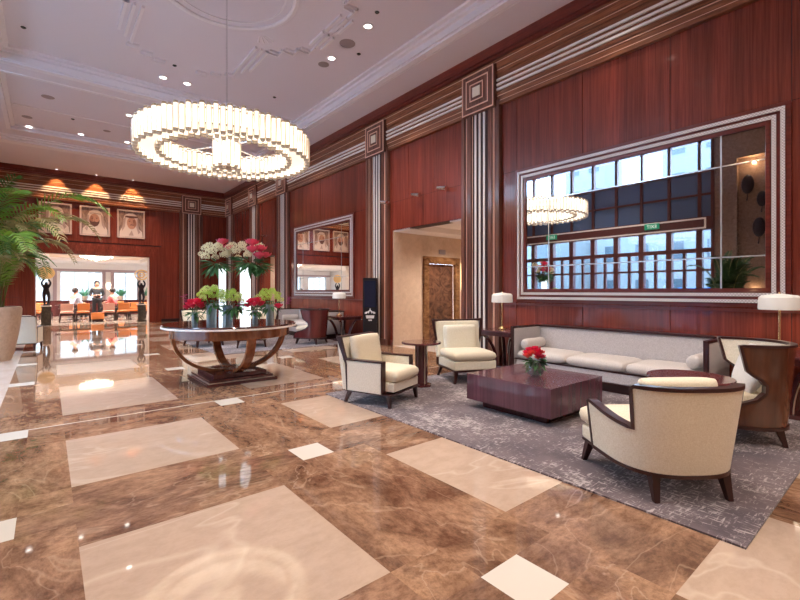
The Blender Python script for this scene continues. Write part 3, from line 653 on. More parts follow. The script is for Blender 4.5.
fc=[(.72,25.4,0,'pinkch','blush-backed armchair at the left end of the far table'),(1.34,25.5,0,'orange','orange armchair backing the view in front of the pale-shirted guest'),
 (2.34,25.5,0,'pinkch','blush-backed armchair right of the low orange box'),(2.97,25.6,0,'orange','orange armchair in front of the guest in coral'),
 (3.50,26.2,-.3,'orange','orange armchair beside the coral guest, angled away'),(4.15,26.9,-.5,'orange','orange armchair seen nearest the right statue'),
 (-.55,26.5,.5,'orange','orange armchair behind the left statue'),(-.15,28.4,-.4,'orange','orange armchair just right of the left pedestal'),
 (1.2,29.9,PI,'orange','orange armchair beyond the table under the windows, left'),(3.3,30.0,PI,'orange','orange armchair beyond the table under the windows, right')]
for x,y,rz,m_,l in fc: far_chair(x,y,rz,m_,l)
t=thing('low_stool','low orange box stool between the dining chairs','stool',(1.86,24.95,0)); b=MB(); b.box(-.25,.25,-.2,.2,.12,.42); b.build('seat',M['orange'],t,bevel=.02); b=MB(); b.box(-.22,.22,-.17,.17,0,.12); b.build('base',M['legwood'],t)
def far_table(x,y,label):
    t=thing('dining_table',label,'table',(x,y,0)); b=MB(); b.box(-.75,.75,-.45,.45,.70,.74); b.build('tabletop',M['dark'],t,bevel=.01)
    b=MB(); b.lathe([(.28,0),(.28,.03),(.06,.08),(.06,.7)],16); b.build('pedestal_leg',M['legwood'],t)
far_table(1.05,27.5,'dark table in front of the guest in pale blue'); far_table(2.95,28.4,'dark table in front of the guest in coral')
b=MB(); b.box(-3,7,31.6,32.1,0,.85); b.box(-3.05,7.05,31.55,32.15,.85,.9); o=b.build('room_divider',M['dark']); tag(o,'long low dark divider below the far room windows','divider')
def bush(x,y,h,label):
    t=thing('window_plant',label,'plant',(x,y,.9)); b=MB(); b.lathe([(.12,0),(.16,.22),(.15,.24)],14); b.build('pot',M['stone'],t)
    rnd=random.Random(int(x*100)+5); b=MB()
    for k in range(60):
        a=rnd.uniform(0,2*PI); e=rnd.uniform(.2,1.4); L_=rnd.uniform(.25,.5)*h; d=Vector((math.cos(a)*math.cos(e),math.sin(a)*math.cos(e),math.sin(e))); s_=Vector((-math.sin(a),math.cos(a),0))*.035
        p=Vector((0,0,.2)); q=p+d*L_*.6; r=p+d*L_+Vector((0,0,-.08)); b.add([tuple(p),tuple(q-s_),tuple(r),tuple(q+s_)],[(0,1,2,3)])
    f=b.build('foliage',M['leafG'],t); f['kind']='stuff'
M['leafG']=mat('window_plant_leaf',(.10,.34,.20),.5)
for i,(x,l) in enumerate(((-.7,'green plant on the divider left of the left statue'),(1.75,'green plant on the divider between the two seated guests'),(3.55,'green plant on the divider in front of the right window'),(5.0,'green plant on the divider right of the right statue'))): bush(x,31.85,1.5,l)

# people
def figure(name,label,joints,edges,radii,root,head,hairspec,m_top,parts,loc,rz):
    me=bpy.data.meshes.new(name); me.from_pydata(joints,edges,[]); o=bpy.data.objects.new(name,me); C.objects.link(o)
    o.location=loc; o.rotation_euler=(0,0,rz); o.scale=(1.12,1.12,1.12); tag(o,label,'person')
    o.modifiers.new('s','SKIN')
    for i,q in enumerate(me.skin_vertices[0].data): q.radius=(radii[i],radii[i])
    me.skin_vertices[0].data[root].use_root=True
    ss=o.modifiers.new('u','SUBSURF'); ss.levels=2; ss.render_levels=2; me.materials.append(M['skin'])
    hx,hy,hz=head
    b=MB(); b.sphere((hx,hy-.015,hz+.03),.118,14,9,(.95,1.05,1.0)); 
    if hairspec=='long': b.sphere((hx,hy-.06,hz-.07),.11,12,8,(.95,.6,1.2))
    b.build('hair',M['hair'],o,smooth=70)
    b=MB(); b.sphere((hx,hy+.02,hz-.01),.098,14,10,(.85,1,1.15)); b.sphere((hx,hy+.12,hz-.02),.018,8,6,(.8,1.2,1.4)); 
    for s in (-1,1): b.sphere((hx+s*.085,hy,hz-.01),.022,8,6,(.5,1,1.3))
    b.build('face',M['skin'],o,smooth=70)
    b=MB()
    for s in (-1,1): b.sphere((hx+s*.035,hy+.108,hz+.012),.011,8,6)
    b.box(hx-.025,hx+.025,hy+.105,hy+.115,hz-.062,hz-.054); b.build('eyes_and_mouth',M['hair'],o)
    for pn,js,es,rs,mm in parts:
        m2=bpy.data.meshes.new(pn); m2.from_pydata(js,es,[]); q_=bpy.data.objects.new(pn,m2); C.objects.link(q_); q_.parent=o
        q_.modifiers.new('s','SKIN')
        for i,q in enumerate(m2.skin_vertices[0].data): q.radius=(rs[i],rs[i])
        m2.skin_vertices[0].data[0].use_root=True
        s2=q_.modifiers.new('u','SUBSURF'); s2.levels=2; s2.render_levels=2; m2.materials.append(mm)
    for s,h in (('l',joints[HL]),('r',joints[HR])):
        b=MB(); hv=Vector(h)
        for k in range(4): b.tube([hv+Vector(((k-1.5)*.018,.0,0)),hv+Vector(((k-1.5)*.02,.05,-.005)),hv+Vector(((k-1.5)*.02,.085-.008*abs(k-1.5),-.03))],[.011,.010,.008],6)
        b.tube([hv+Vector((-.03,-.01,0)),hv+Vector((-.055,.03,-.005)),hv+Vector((-.05,.055,-.015))],[.012,.01,.009],6)
        b.build('fingers',M['skin'],o,smooth=60)
    return o
HL,HR=8,11
sitJ=[(0,0,.55),(0,-.02,.75),(0,0,1.02),(0,.0,1.12),(0,.02,1.24),
      (.19,0,1.02),(.23,.05,.80),(.18,.28,.76),(.12,.36,.77),(-.19,0,1.02),(-.23,.05,.80),(-.18,.30,.77),
      (.10,.0,.53),(.12,.42,.52),(.12,.42,.1),(.12,.52,.05),(-.10,0,.53),(-.12,.42,.52),(-.12,.42,.1),(-.12,.52,.05)]
sitE=[(0,1),(1,2),(2,3),(3,4),(2,5),(5,6),(6,7),(7,8),(2,9),(9,10),(10,11),(0,12),(12,13),(13,14),(14,15),(0,16),(16,17),(17,18),(18,19)]
sitR=[.14,.13,.13,.05,.06,.07,.048,.038,.032,.07,.048,.034,.085,.06,.045,.035,.085,.06,.045,.035]
def clothes(J,top,bot,E=0.018):
    return [('shirt',[J[0],J[1],J[2],J[5],J[6],J[9],J[10],tuple((Vector(J[6])*.35+Vector(J[7])*.65)),tuple((Vector(J[10])*.35+Vector(J[11])*.65))],[(0,1),(1,2),(2,3),(3,4),(2,5),(5,6),(4,7),(6,8)],[.16,.15,.15,.085,.062,.085,.062,.05,.05],top),
            ('trousers',[J[0],J[12],J[13],J[14],J[16],J[17],J[18]],[(0,1),(1,2),(2,3),(0,4),(4,5),(5,6)],[.155,.10,.075,.06,.10,.075,.06],bot)]
figure('person','person in a pale blue shirt seated at the far table, turned sideways',sitJ,sitE,sitR,0,(0,.03,1.30),'short',None,clothes(sitJ,M['bluecl'],M['blackcl']),(1.05,26.4,0),R(-50))
figure('person','person in a coral red shirt seated leaning toward the table',sitJ,sitE,sitR,0,(0,.03,1.30),'short',None,clothes(sitJ,M['coralcl'],M['blackcl']),(2.62,26.45,0),R(50))
stJ=[(0,0,.93),(0,0,1.15),(0,0,1.38),(0,0,1.48),(0,.01,1.57),
      (.18,0,1.37),(.25,.02,1.12),(.16,.22,1.08),(.07,.28,1.1),(-.18,0,1.37),(-.25,.02,1.12),(-.06,.28,1.12),
      (.10,.0,.88),(.11,0,.48),(.11,-.02,.08),(.11,.1,.04),(-.10,0,.88),(-.11,0,.48),(-.11,-.02,.08),(-.11,.1,.04)]
stR=[.13,.11,.13,.05,.06,.065,.045,.036,.03,.065,.045,.03,.085,.058,.042,.035,.085,.058,.042,.035]
figure('person','person with shoulder-length dark hair standing in black behind the table, writing on a pad',stJ,sitE,stR,0,(0,.03,1.63),'long',None,clothes(stJ,M['blackcl'],M['blackcl']),(1.98,26.9,0),PI)
b=MB(); b.box(-.09,.09,-.07,.07,0,.015); o=b.build('order_pad',M['paper'],loc=(1.95,26.50,1.27)); tag(o,'small white pad held by the person in black','notepad')

# ------------------------------------------------------------------ rugs
b=MB(); b.box(3.03,6.5,.64,5.35,.0,.012); o=b.build('rug',M['rug']); tag(o,'large plum and grey mottled rug under the near seating group','rug')
b=MB(); b.box(2.98,6.5,10.1,14.7,.0,.012); o=b.build('rug',M['rug']); tag(o,'mottled rug under the far seating group behind the flower table','rug')

# ------------------------------------------------------------------ chairs
def legsq(t,x,y,zt,dx,dy,m=M['legwood'],a=.028,bt=.017):
    b=MB(); b.frustum((x+dx,y+dy,0),(bt,bt),(x,y,zt),(a,a)); b.build('leg',m,t,bevel=.003)

def u_plan(hw,fy,by,n=40,ex=2.6):
    """U-shaped plan from the front left tip round the back to the front right tip"""
    pts=[]; cy=by+hw*1.05; 
    for i in range(n+1):
        pts.append((-hw,fy+(cy-fy)*i/n)) if False else None
    ns=12
    for i in range(ns): pts.append((-hw,fy+(cy-fy)*i/ns))
    na=44
    for i in range(na+1):
        a=PI+PI*i/na; c,s_=math.cos(a),math.sin(a)
        pts.append((hw*math.copysign(abs(c)**(2/ex),c),cy+(cy-by)*math.copysign(abs(s_)**(2/ex),s_)))
    for i in range(1,ns+1): pts.append((hw,cy+(fy-cy)*i/ns))
    # arc-length table
    L_=[0]
    for i in range(1,len(pts)): L_.append(L_[-1]+math.hypot(pts[i][0]-pts[i-1][0],pts[i][1]-pts[i-1][1]))
    return pts,L_
def u_at(plan,s):
    pts,L_=plan; t=max(0,min(1,s))*L_[-1]
    for i in range(1,len(L_)):
        if L_[i]>=t-1e-9:
            k=(t-L_[i-1])/max(1e-9,L_[i]-L_[i-1]); a,b=pts[i-1],pts[i]
            x,y=a[0]+(b[0]-a[0])*k,a[1]+(b[1]-a[1])*k; dx,dy=b[0]-a[0],b[1]-a[1]; l=math.hypot(dx,dy) or 1
            return x,y,-(-dy/l),-(dx/l)   # point and outward normal
    return pts[-1][0],pts[-1][1],1,0
def u_shell(plan,rows,th,flare,cols=48):
    """rows: (z, trim) from bottom to top; returns outer and inner meshes plus the rim path"""
    def pt(s,z,off):
        x,y,nx,ny=u_at(plan,s); k=1+flare*z; return (x*k+nx*off,y*(k if y<0 else 1)+ny*off,z)
    out=MB(); inn_=MB(); edge=MB(); n=len(rows)
    for mb,off in ((out,0),(inn_,-th)):
        vs=[pt(tr+(1-2*tr)*j/cols,z,off) for z,tr in rows for j in range(cols+1)]
        fs=[(i*(cols+1)+j,i*(cols+1)+j+1,(i+1)*(cols+1)+j+1,(i+1)*(cols+1)+j) for i in range(n-1) if abs(rows[i][1]-rows[i+1][1])<.2 for j in range(cols)]
        mb.add(vs,fs)
    path=[];nor=[]
    def P(s,z):
        x,y,nx,ny=u_at(plan,s); k=1+flare*z; path.append((x*k-nx*th/2,y*(k if y<0 else 1)-ny*th/2,z)); nor.append((nx,ny,0))
    for z,tr in rows: P(tr,z)
    z,tr=rows[-1]
    for j in range(1,cols): P(tr+(1-2*tr)*j/cols,z)
    for z,tr in reversed(rows): P(1-tr,z)
    return out,inn_,path,nor
def rimsweep(mb,path,nor,w,h):
    # drop near-duplicate points
    p2=[path[0]];n2=[nor[0]]
    for p,n in zip(path[1:],nor[1:]):
        if (Vector(p)-Vector(p2[-1])).length>.006: p2.append(p); n2.append(n)
    mb.sweep(p2,n2,w,h)

# chair A: square cream armchair
def chair_square(label,loc,rz):
    t=thing('lounge_armchair',label,'chair',loc,rz)
    W=.385
    for s in (-1,1):
        b=MB(); x0,x1=sorted((s*W,s*(W-.075))); b.box(x0,x1,-.34,.22,.17,.545); b.build('side_panel',M['creamlt'],t,bevel=.012)
        b=MB(); x0,x1=sorted((s*(W+.006),s*(W-.081))); b.box(x0,x1,-.36,.24,.547,.566); b.box(x0,x1,.222,.24,.17,.547); b.build('arm_rail',M['legwood'],t,bevel=.004)
    b=MB(); b.prism([(-.30,.17),(-.37,.17),(-.47,.83),(-.41,.835)],'x',-W+.0,W); 
    b.build('back_panel',M['creamlt'],t,bevel=.01)
    b=MB(); b.prism([(-.475,.83),(-.405,.845),(-.30,.5),(-.295,.17),(-.31,.17),(-.33,.5)],'x',-W-.004,-W+.03); b.prism([(-.475,.83),(-.405,.845),(-.30,.5),(-.295,.17),(-.31,.17),(-.33,.5)],'x',W-.03,W+.004); b.box(-W,W,-.478,-.405,.828,.848)
    b.build('back_frame',M['legwood'],t)
    b=MB(); b.box(-W+.075,W-.075,-.32,.36,.19,.30); b.box(-W+.0,W,-.34,.22,.165,.19); b.build('seat_base',M['creamlt'],t,bevel=.01)
    b=MB(); b.box(-W+.01,W-.01,-.33,.35,.15,.166); b.build('base_rail',M['legwood'],t)
    b=MB(); b.cushion(.60,.70,.17,0,.05,.375); b.build('seat_cushion',M['cushion'],t,smooth=60)
    b=MB(); b.M=Matrix.Translation((0,-.27,.635))@Matrix.Rotation(R(99),4,'X'); b.cushion(.58,.44,.16,0,0,0); b.build('back_cushion',M['cushion'],t,smooth=60)
    for sx in (-1,1): legsq(t,sx*.33,.30,.15,sx*.005,.02); legsq(t,sx*.33,-.29,.15,sx*.01,-.07)
    return t
def fdir(fx,fy): return math.atan2(-fx,fy)
chA=chair_square('cream square armchair with dark rails at the left edge of the rug',(3.45,4.57,.012),fdir(.34,-.94))

# chair B: slipper chair with bentwood loop arms
def chair_slipper(label,loc,rz):
    t=thing('slipper_chair',label,'chair',loc,rz)
    b=MB(); b.box(-.33,.33,-.32,.36,.19,.32); b.build('seat_base',M['cream'],t,bevel=.015)
    b=MB(); b.cushion(.68,.68,.15,0,.04,.385); b.build('seat_cushion',M['cushion'],t,smooth=60)
    b=MB(); b.M=Matrix.Translation((0,-.33,.60))@Matrix.Rotation(R(10),4,'X'); b.box(-.375,.375,-.04,.04,-.30,.265); b.build('backrest',M['cream'],t,bevel=.02)
    b=MB(); b.M=Matrix.Translation((0,-.23,.60))@Matrix.Rotation(R(97),4,'X'); b.cushion(.54,.42,.16,0,0,0); b.build('back_cushion',M['cream'],t,smooth=60)
    b=MB(); b.sweep([(-.42,-.33,.885),(-.3,-.385,.872),(0,-.42,.866),(.3,-.385,.872),(.42,-.33,.885)],[(0,1,0)]*5,.05,.035)
    for s in (-1,1): b.tube([(s*.41,-.335,.88),(s*.40,-.32,.76),(s*.375,-.30,.60),(s*.35,-.30,.42),(s*.345,-.32,.19)],[.024,.024,.02,.02,.018],8)
    b.build('back_frame',M['legwood'],t,smooth=40)
    b=MB(); b.box(-.335,.335,-.33,.36,.165,.19); b.build('base_rail',M['legwood'],t)
    for sx in (-1,1): legsq(t,sx*.29,.31,.17,sx*.03,.03); legsq(t,sx*.29,-.28,.17,sx*.03,-.08)
    return t
chB=chair_slipper('cream armless slipper chair beside the fluted pilaster and lift lobby',(5.33,4.80,.012),fdir(-.41,-.91)); chB.scale=(1.07,1.07,1.07)

# chair C: foreground barrel chair in cream linen
def chair_barrel(label,loc,rz):
    t=thing('barrel_armchair',label,'chair',loc,rz)
    plan=u_plan(.385,.20,-.40)
    tr=.28; FL=.31
    rows=[(.19,0),(.30,0),(.44,0),(.474,.0),(.4745,tr)]+[(.53,tr),(.60,tr),(.70,tr),(.777,tr)]
    az=lambda s: .56-.085*min(1,(s if s<.5 else 1-s)/tr)
    out,inn_,path,nor=u_shell(plan,rows,.055,FL)
    for mb_,off in ((out,0),(inn_,-.055)):      # sloping arm infill above the low shell
        for s0,s1 in ((0,tr),(1-tr,1)):
            vs=[];fs=[]
            for j in range(9):
                q=s0+(s1-s0)*j/8; x,y,nx,ny=u_at(plan,q)
                for z in (.4735,az(q)): k=1+FL*z; vs.append((x*k+nx*off,y*(k if y<0 else 1)+ny*off,z))
            for j in range(8): fs.append((2*j,2*j+2,2*j+3,2*j+1))
            mb_.add(vs,fs)
    out.build('outer_upholstery',M['cream'],t,smooth=50); inn_.build('inner_upholstery',M['creamlt'],t,smooth=50)
    # rim path: front post, sloping arm, step, back rail
    path=[];nor=[]
    def P(s,z):
        x,y,nx,ny=u_at(plan,s); k=1+FL*z; path.append((x*k-nx*.0275,y*(k if y<0 else 1)-ny*.0275,z)); nor.append((nx,ny,0))
    for z in (.19,.35,.55): P(0,z)
    for s in (.02,.06,.10,.14,.18,.22,.26): P(s,az(s)+.005)
    for z in (.48,.56,.66,.767): P(tr,z)
    for j in range(1,40): P(tr+(1-2*tr)*j/40,.782)
    for z in (.767,.66,.56,.48): P(1-tr,z)
    for s in (.26,.22,.18,.14,.10,.06,.02): P(1-s,az(1-s)+.005)
    for z in (.55,.35,.19): P(1,z)
    b=MB(); rimsweep(b,path,nor,.066,.026); b.build('wood_rim',M['legwood'],t,smooth=35)
    b=MB(); pth=[];nr=[]
    for j in range(41):
        x,y,nx,ny=u_at(plan,j/40); k=1.05; pth.append((x*k-nx*.02,y*(k if y<0 else 1)-ny*.02,.182)); nr.append((nx,ny,0))
    b.sweep(pth,nr,.06,.026); b.box(-.40,.40,.19,.395,.17,.19); b.build('base_rail',M['legwood'],t,smooth=35)
    b=MB(); b.box(-.33,.33,-.18,.2,.19,.305); b.box(-.405,.405,.215,.40,.19,.305); b.build('seat_base',M['cream'],t,bevel=.02)
    b=MB(); b.cushion(.66,.62,.16,0,.08,.385); b.cushion(.84,.24,.155,0,.325,.383); b.build('seat_cushion',M['cushion'],t,smooth=60)
    b=MB(); b.M=Matrix.Translation((0,-.205,.605))@Matrix.Rotation(R(97),4,'X'); b.cushion(.57,.42,.14,0,0,0); b.build('back_cushion',M['cushion'],t,smooth=60)
    for sx in (-1,1): legsq(t,sx*.36,.33,.18,sx*.03,.05,a=.033,bt=.018); legsq(t,sx*.25,-.33,.18,sx*.01,-.05,a=.033,bt=.018)
    return t
chC=chair_barrel('cream linen barrel armchair with dark stepped rim seen from behind',(3.64,1.315,.012),fdir(.594,.804))

# chair D: veneered barrel chair with cut-out arms
def chair_veneer(label,loc,rz,m):
    t=thing('veneered_barrel_chair',label,'chair',loc,rz)
    plan=u_plan(.36,.34,-.36,ex=2.2)
    L_=plan[1][-1]; 
    rows=[(.16,0.0),(.24,0.0),(.31,.02),(.345,.08),(.38,.15),(.43,.215),(.50,.25),(.57,.25),(.62,.23),(.665,.195),(.70,.175),(.78,.165),(.86,.155),(.93,.145)]
    out,inn_,path,nor=u_shell(plan,rows,.045,.22)
    out.build('veneer_shell',m,t,smooth=50); inn_.build('inner_upholstery',M['creamlt'],t,smooth=50)
    b=MB(); rimsweep(b,path,nor,.058,.024); b.build('dark_rim',M['legwood'],t,smooth=35)
    b=MB(); b.box(-.30,.30,-.12,.33,.16,.34); b.build('seat_base',M['creamlt'],t,bevel=.02)
    b=MB(); b.cushion(.62,.50,.15,0,.10,.41); b.build('seat_cushion',M['cushion'],t,smooth=60)
    b=MB(); b.M=Matrix.Translation((0,-.10,.67))@Matrix.Rotation(R(108),4,'X'); b.cushion(.56,.48,.18,0,0,0,e=3,q=.5); b.build('back_pillow',M['white'],t,smooth=60)
    b=MB(); pth=[];nr=[]
    for j in range(41):
        x,y,nx,ny=u_at(plan,j/40); k=1.04; pth.append((x*k-nx*.015,y*k-ny*.015,.165)); nr.append((nx,ny,0))
    b.sweep(pth,nr,.05,.03); b.build('base_rail',M['legwood'],t,smooth=35)
    for sx in (-1,1): legsq(t,sx*.27,.27,.17,sx*.03,.05,a=.035); legsq(t,sx*.23,-.25,.17,sx*.03,-.05,a=.035)
    return t
chD=chair_veneer('brown veneered barrel chair with white pillow beside the right sofa end',(5.36,1.20,.012),fdir(-.43,.90),M['veneer'])
chE=chair_veneer('maroon veneered barrel chair with its back to the far mirror wall',(5.68,10.75,.012),fdir(-.45,.89),M['maroon'])
dup(chE,(5.3,13.2,.012),fdir(-.4,-.9),'veneered barrel chair facing the view beyond the maroon one')
dup(chB,(4.15,11.2,.012),fdir(-.35,-.93),'cream slipper chair seen under the flower table top')
dup(chB,(3.2,12.1,.012),fdir(.2,-.97),'cream slipper chair behind the left half of the flower table')
dup(chA,(-.50,14.3,0),fdir(.2,1),'pale armchair standing just behind the stone palm planter')

# ------------------------------------------------------------------ sofas
def sofa(label,loc,Ln):
    t=thing('sofa',label,'sofa',loc); D=.92; h=Ln/2    # local: back at +x, front at -x
    b=MB(); b.box(D-.14,D,-h+.06,h-.06,.14,.80); b.build('backrest',M['sofa'],t,bevel=.02)
    for s in (-1,1):
        b=MB(); y0,y1=sorted((s*h,s*(h-.06))); b.box(.02,D-.02,y0,y1,.14,.80); b.build('side_panel',M['sofa'],t,bevel=.01)
        b=MB(); y0,y1=sorted((s*(h+.004),s*(h-.05))); b.box(0,.04,y0,y1,.12,.83); b.box(0,D,y0,y1,.80,.83); b.build('arm_rail',M['legwood'],t,bevel=.004)
    b=MB(); b.box(D-.16,D+.01,-h,h,.80,.83); b.build('back_rail',M['legwood'],t,bevel=.004)
    b=MB(); b.box(.02,D-.1,-h+.09,h-.09,.13,.30); b.build('seat_base',M['sofa'],t,bevel=.02)
    b=MB(); b.box(.07,D-.05,-h+.04,h-.04,0,.13); b.build('plinth',M['legwood'],t)
    b=MB(); b.box(.01,.03,-h+.06,h-.06,.115,.135); b.box(.012,.05,-h+.06,h-.06,.288,.302); b.build('base_rail',M['legwood'],t)
    n=3; w=(Ln-.2)/n
    for k in range(n):
        b=MB(); b.cushion(.74,w-.008,.17,.37,-h+.1+w*(k+.5),.37); b.build('seat_cushion',M['sofac'],t,smooth=60)
    for s in (-1,1):
        b=MB(); y=s*(h-.19); pts=[(.12,y,.535),(.62,y,.535)]
        b.tube([(.10,y,.54),(.12,y,.54),(.16,y,.54),(.62,y,.54),(.66,y,.54)],[.05,.08,.088,.088,.06],16); b.build('bolster',M['sofac'],t,smooth=60)
    return t
sofa('long grey-beige sofa with dark rails under the large mirror',(6.14,3.08,.012),2.84)
sofa('grey-beige sofa under the farther mirror behind the maroon chair',(6.14,12.75,.012),2.84)

# ------------------------------------------------------------------ coffee table
t=thing('coffee_table','square dark purple-brown block coffee table in the seating group','table',(4.61,3.05,.012))
b=MB(); b.box(-.56,.56,-.58,.58,.10,.415); b.build('table_block',M['darkv'],t,bevel=.003)
b=MB(); b.box(-.42,.42,-.44,.44,0,.10); b.build('plinth',M['dark'],t)

def side_table(label,loc,r,h,m=M['darktop']):
    t=thing('round_side_table',label,'table',loc)
    b=MB(); b.lathe([(r-.015,h-.032),(r,h-.026),(r,h-.006),(r-.006,h)],40); b.build('tabletop',m,t,smooth=30)
    b=MB(); b.lathe([(.095,.04),(.095,h-.03)],24); b.build('column',M['dark'],t,smooth=30)
    b=MB(); b.lathe([(r*.5,0),(r*.5,.03),(.10,.045)],32); b.build('base',M['dark'],t,smooth=30)
    b=MB()
    for a in range(3):
        q=R(-100+120*a); b.box(0,0,0,0,0,0) if False else None
        b.M=Matrix.Rotation(q,4,'Z'); b.box(.092,.099,-.009,.009,.04,h-.03)
    b.M=Matrix.Identity(4); b.build('metal_inlay',M['inlay'],t)
    return t
side_table('round dark side table between the two cream chairs',(4.40,4.86,.012),.30,.67,M['darktop'])
side_table('round purple-brown side table between the barrel chairs',(4.64,1.40,.012),.35,.645)

# end tables with inward-curving legs
def end_table(label,loc):
    t=thing('end_table',label,'table',loc); a,bq,h=.375,.425,.72
    b=MB(); b.box(-a,a,-bq,bq,h-.03,h); b.build('tabletop',M['darktop'],t,bevel=.004)
    b=MB(); b.box(-a+.02,a-.02,-bq+.02,bq-.02,h-.10,h-.03); b.build('apron',M['dark'],t)
    for sx in (-1,1):
        for sy in (-1,1):
            pts=[];n_=[]
            for k in range(13):
                u=k/12; q=u*PI/2
                rr=1-.72*math.sin(q)**1.3; z=(h-.10)*(1-(1-math.cos(q)))+.04*(1-math.cos(q)); z=(h-.1)*math.cos(q)+.04
                rr=.30+.66*(1-math.sin(q))**.9
                pts.append((sx*a*rr,sy*bq*rr,min(z,h-.1)))
            b=MB(); nn=Vector((-sy*bq,sx*a,0)); b.sweep(pts,[tuple(nn)]*13,.055,.055); L1=b.build('curved_leg',M['dark'],t,smooth=35)
            b=MB(); out=Vector((sx*a,sy*bq,0)).normalized()
            b.sweep([tuple(Vector(p)+out*.029+Vector((0,0,-.0))) for p in pts],[tuple(nn)]*13,.012,.012); b.build('metal_inlay',M['inlay'],L1)
    b=MB(); b.box(-.2,.2,-.22,.22,0,.05); b.build('base',M['dark'],t,bevel=.004)
    return t
end_table('dark end table with curved legs between the slipper chair and the sofa',(6.64,4.97,.012))
end_table('dark end table right of the long sofa, mostly hidden by the veneered barrel chair',(6.64,1.10,.012))
end_table('dark end table with curved inlaid legs beside the black kiosk',(6.64,10.72,.012))
def lamp(label,loc):
    t=thing('table_lamp',label,'lamp',loc)
    b=MB(); b.lathe([(.085,0),(.085,.015),(.05,.035),(.025,.05),(.022,.07)],24); b.build('base',M['gold'],t,smooth=40)
    b=MB(); b.lathe([(.014,.06),(.013,.3),(.014,.58)],12); b.build('pole',M['gold'],t,smooth=40)
    b=MB(); b.lathe([(.192,.50),(.197,.52),(.190,.64),(.165,.665),(.03,.685)],36,cap=False); b.build('lamp_shade',M['shade'],t,smooth=40)
    b=MB(); b.lathe([(.012,.68),(.012,.70),(.004,.71)],10); b.build('finial',M['gold'],t)
lamp('brass table lamp with white drum shade on the end table left of the sofa',(6.68,5.10,.733))
lamp('brass table lamp with white drum shade right of the sofa by the mirror corner',(6.58,1.08,.733))
lamp('brass table lamp with white drum shade beside the black kiosk',(6.62,10.90,.733))

# ------------------------------------------------------------------ kiosk
t=thing('display_kiosk','tall black display kiosk with white crown emblem before the pilaster','kiosk',(6.74,9.50,0),R(-36))
b=MB(); b.box(-.19,.19,-.13,.13,.05,1.80); b.box(-.21,.21,-.16,.16,0,.05); b.build('body',M['black'],t,bevel=.006)
b=MB(); b.box(-.15,.15,-.145,-.13,1.02,1.72); b.build('screen',M['navy'],t)
b=MB(); e=.008; Y_=-.134
def ks(pts): b.prism(pts,'y',Y_-e,Y_+e)
ks([(-.10,.72),(.10,.72),(.115,.80),(-.115,.80)])                       # band of small lettering
for x in (-.07,-.035,0,.035,.07): ks([(x-.010,.73),(x+.010,.73),(x+.010,.79),(x-.010,.79)])
ks([(-.15,.86),(-.10,.835),(-.07,.875),(-.04,.85),(0,.93),(.04,.85),(.07,.875),(.10,.835),(.15,.86),(.11,.90),(.06,.905),(.03,.93),(.012,.95),(.008,.99),(-.008,.99),(-.012,.95),(-.03,.93),(-.06,.905),(-.11,.90)])
for x in (-.036,-.012,.012,.036): ks([(x-.009,.655),(x+.009,.655),(x+.009,.69),(x-.009,.69)])
b.build('crown_emblem',mat('white_print',(.85,.85,.88),.5),t)

# ------------------------------------------------------------------ round flower table
TX,TY=2.39,7.36
t=thing('round_centre_table','large round wooden centre table with crossed curved legs on a square plinth','table',(TX,TY,0))
b=MB(); b.lathe([(.90,.885),(1.02,.885),(1.04,.89),(1.04,.905),(1.03,.92)],72); b.build('tabletop',M['topwood'],t,smooth=30)
b=MB(); b.lathe([(1.035,.862),(1.047,.866),(1.047,.889),(1.035,.893)],72,cap=False); b.build('metal_edge',M['inlay2'] if 'inlay2' in M else M['silver'],t,smooth=30)
b=MB(); b.lathe([(.86,.715),(.92,.715),(.93,.725),(.93,.866),(.86,.866)],72); b.build('apron',M['walnut'],t,smooth=30)
for k in range(4):
    a=R(90*k); d=Vector((math.cos(a),math.sin(a),0)); n_=(-d.y,d.x,0); pts=[]
    for i in range(19):
        q=PI/2*i/18; r=.10+.80*(1-math.sin(q)); z=.76-.59*(math.cos(PI/2-q)) ; 
        r=.90-.78*(1-math.cos(q)); z=.75-.60*math.sin(q)
        pts.append(tuple(d*r+Vector((0,0,z))))
    b=MB(); b.sweep(pts,[n_]*19,.13,.05); b.build('curved_leg',M['walnut'],t,smooth=35)
b=MB(); b.box(-.55,.55,-.58,.58,0,.045); b.box(-.50,.50,-.53,.53,.05,.09); b.box(-.42,.42,-.45,.45,.09,.155); b.build('plinth',M['dark'],t,bevel=.006)
b=MB(); b.box(-.515,.515,-.545,.545,.042,.052); b.build('metal_line',M['inlay'],t)
b=MB(); b.box(-.17,.17,-.17,.17,.15,.17); b.build('cross_block',M['walnut'],t)

# ------------------------------------------------------------------ flowers
def blossom(mb,c,r,rnd,kind):
    c=Vector(c)
    if kind in('rose','coral'):
        for ring,(n,rad,el) in enumerate(((3,.35,1.2),(5,.65,.8),(7,1.0,.35))):
            for k in range(n):
                a=2*PI*k/n+ring*.5+rnd.random()*.3; d=Vector((math.cos(a)*math.cos(el),math.sin(a)*math.cos(el),math.sin(el)))*r*rad; s_=Vector((-math.sin(a),math.cos(a),0))*r*.42; u=Vector((0,0,r*.30))
                p=c+d; mb.add([tuple(c-Vector((0,0,r*.3))),tuple(p-s_-u*.2),tuple(p+d*.25-s_*.6+u),tuple(p+d*.32+u*1.1),tuple(p+d*.25+s_*.6+u),tuple(p+s_-u*.2)],[(0,1,2,3,4,5)])
        mb.sphere(tuple(c+Vector((0,0,r*.12))),r*.45,7,5)
    else:
        for k in range(46):
            z=1-2*(k+.5)/46*.8; a=k*2.4; q=math.sqrt(max(0,1-z*z)); p=c+Vector((q*math.cos(a),q*math.sin(a),z*.85))*r*(.88+rnd.random()*.3)
            mb.sphere(tuple(p),r*rnd.uniform(.13,.2),5,3)
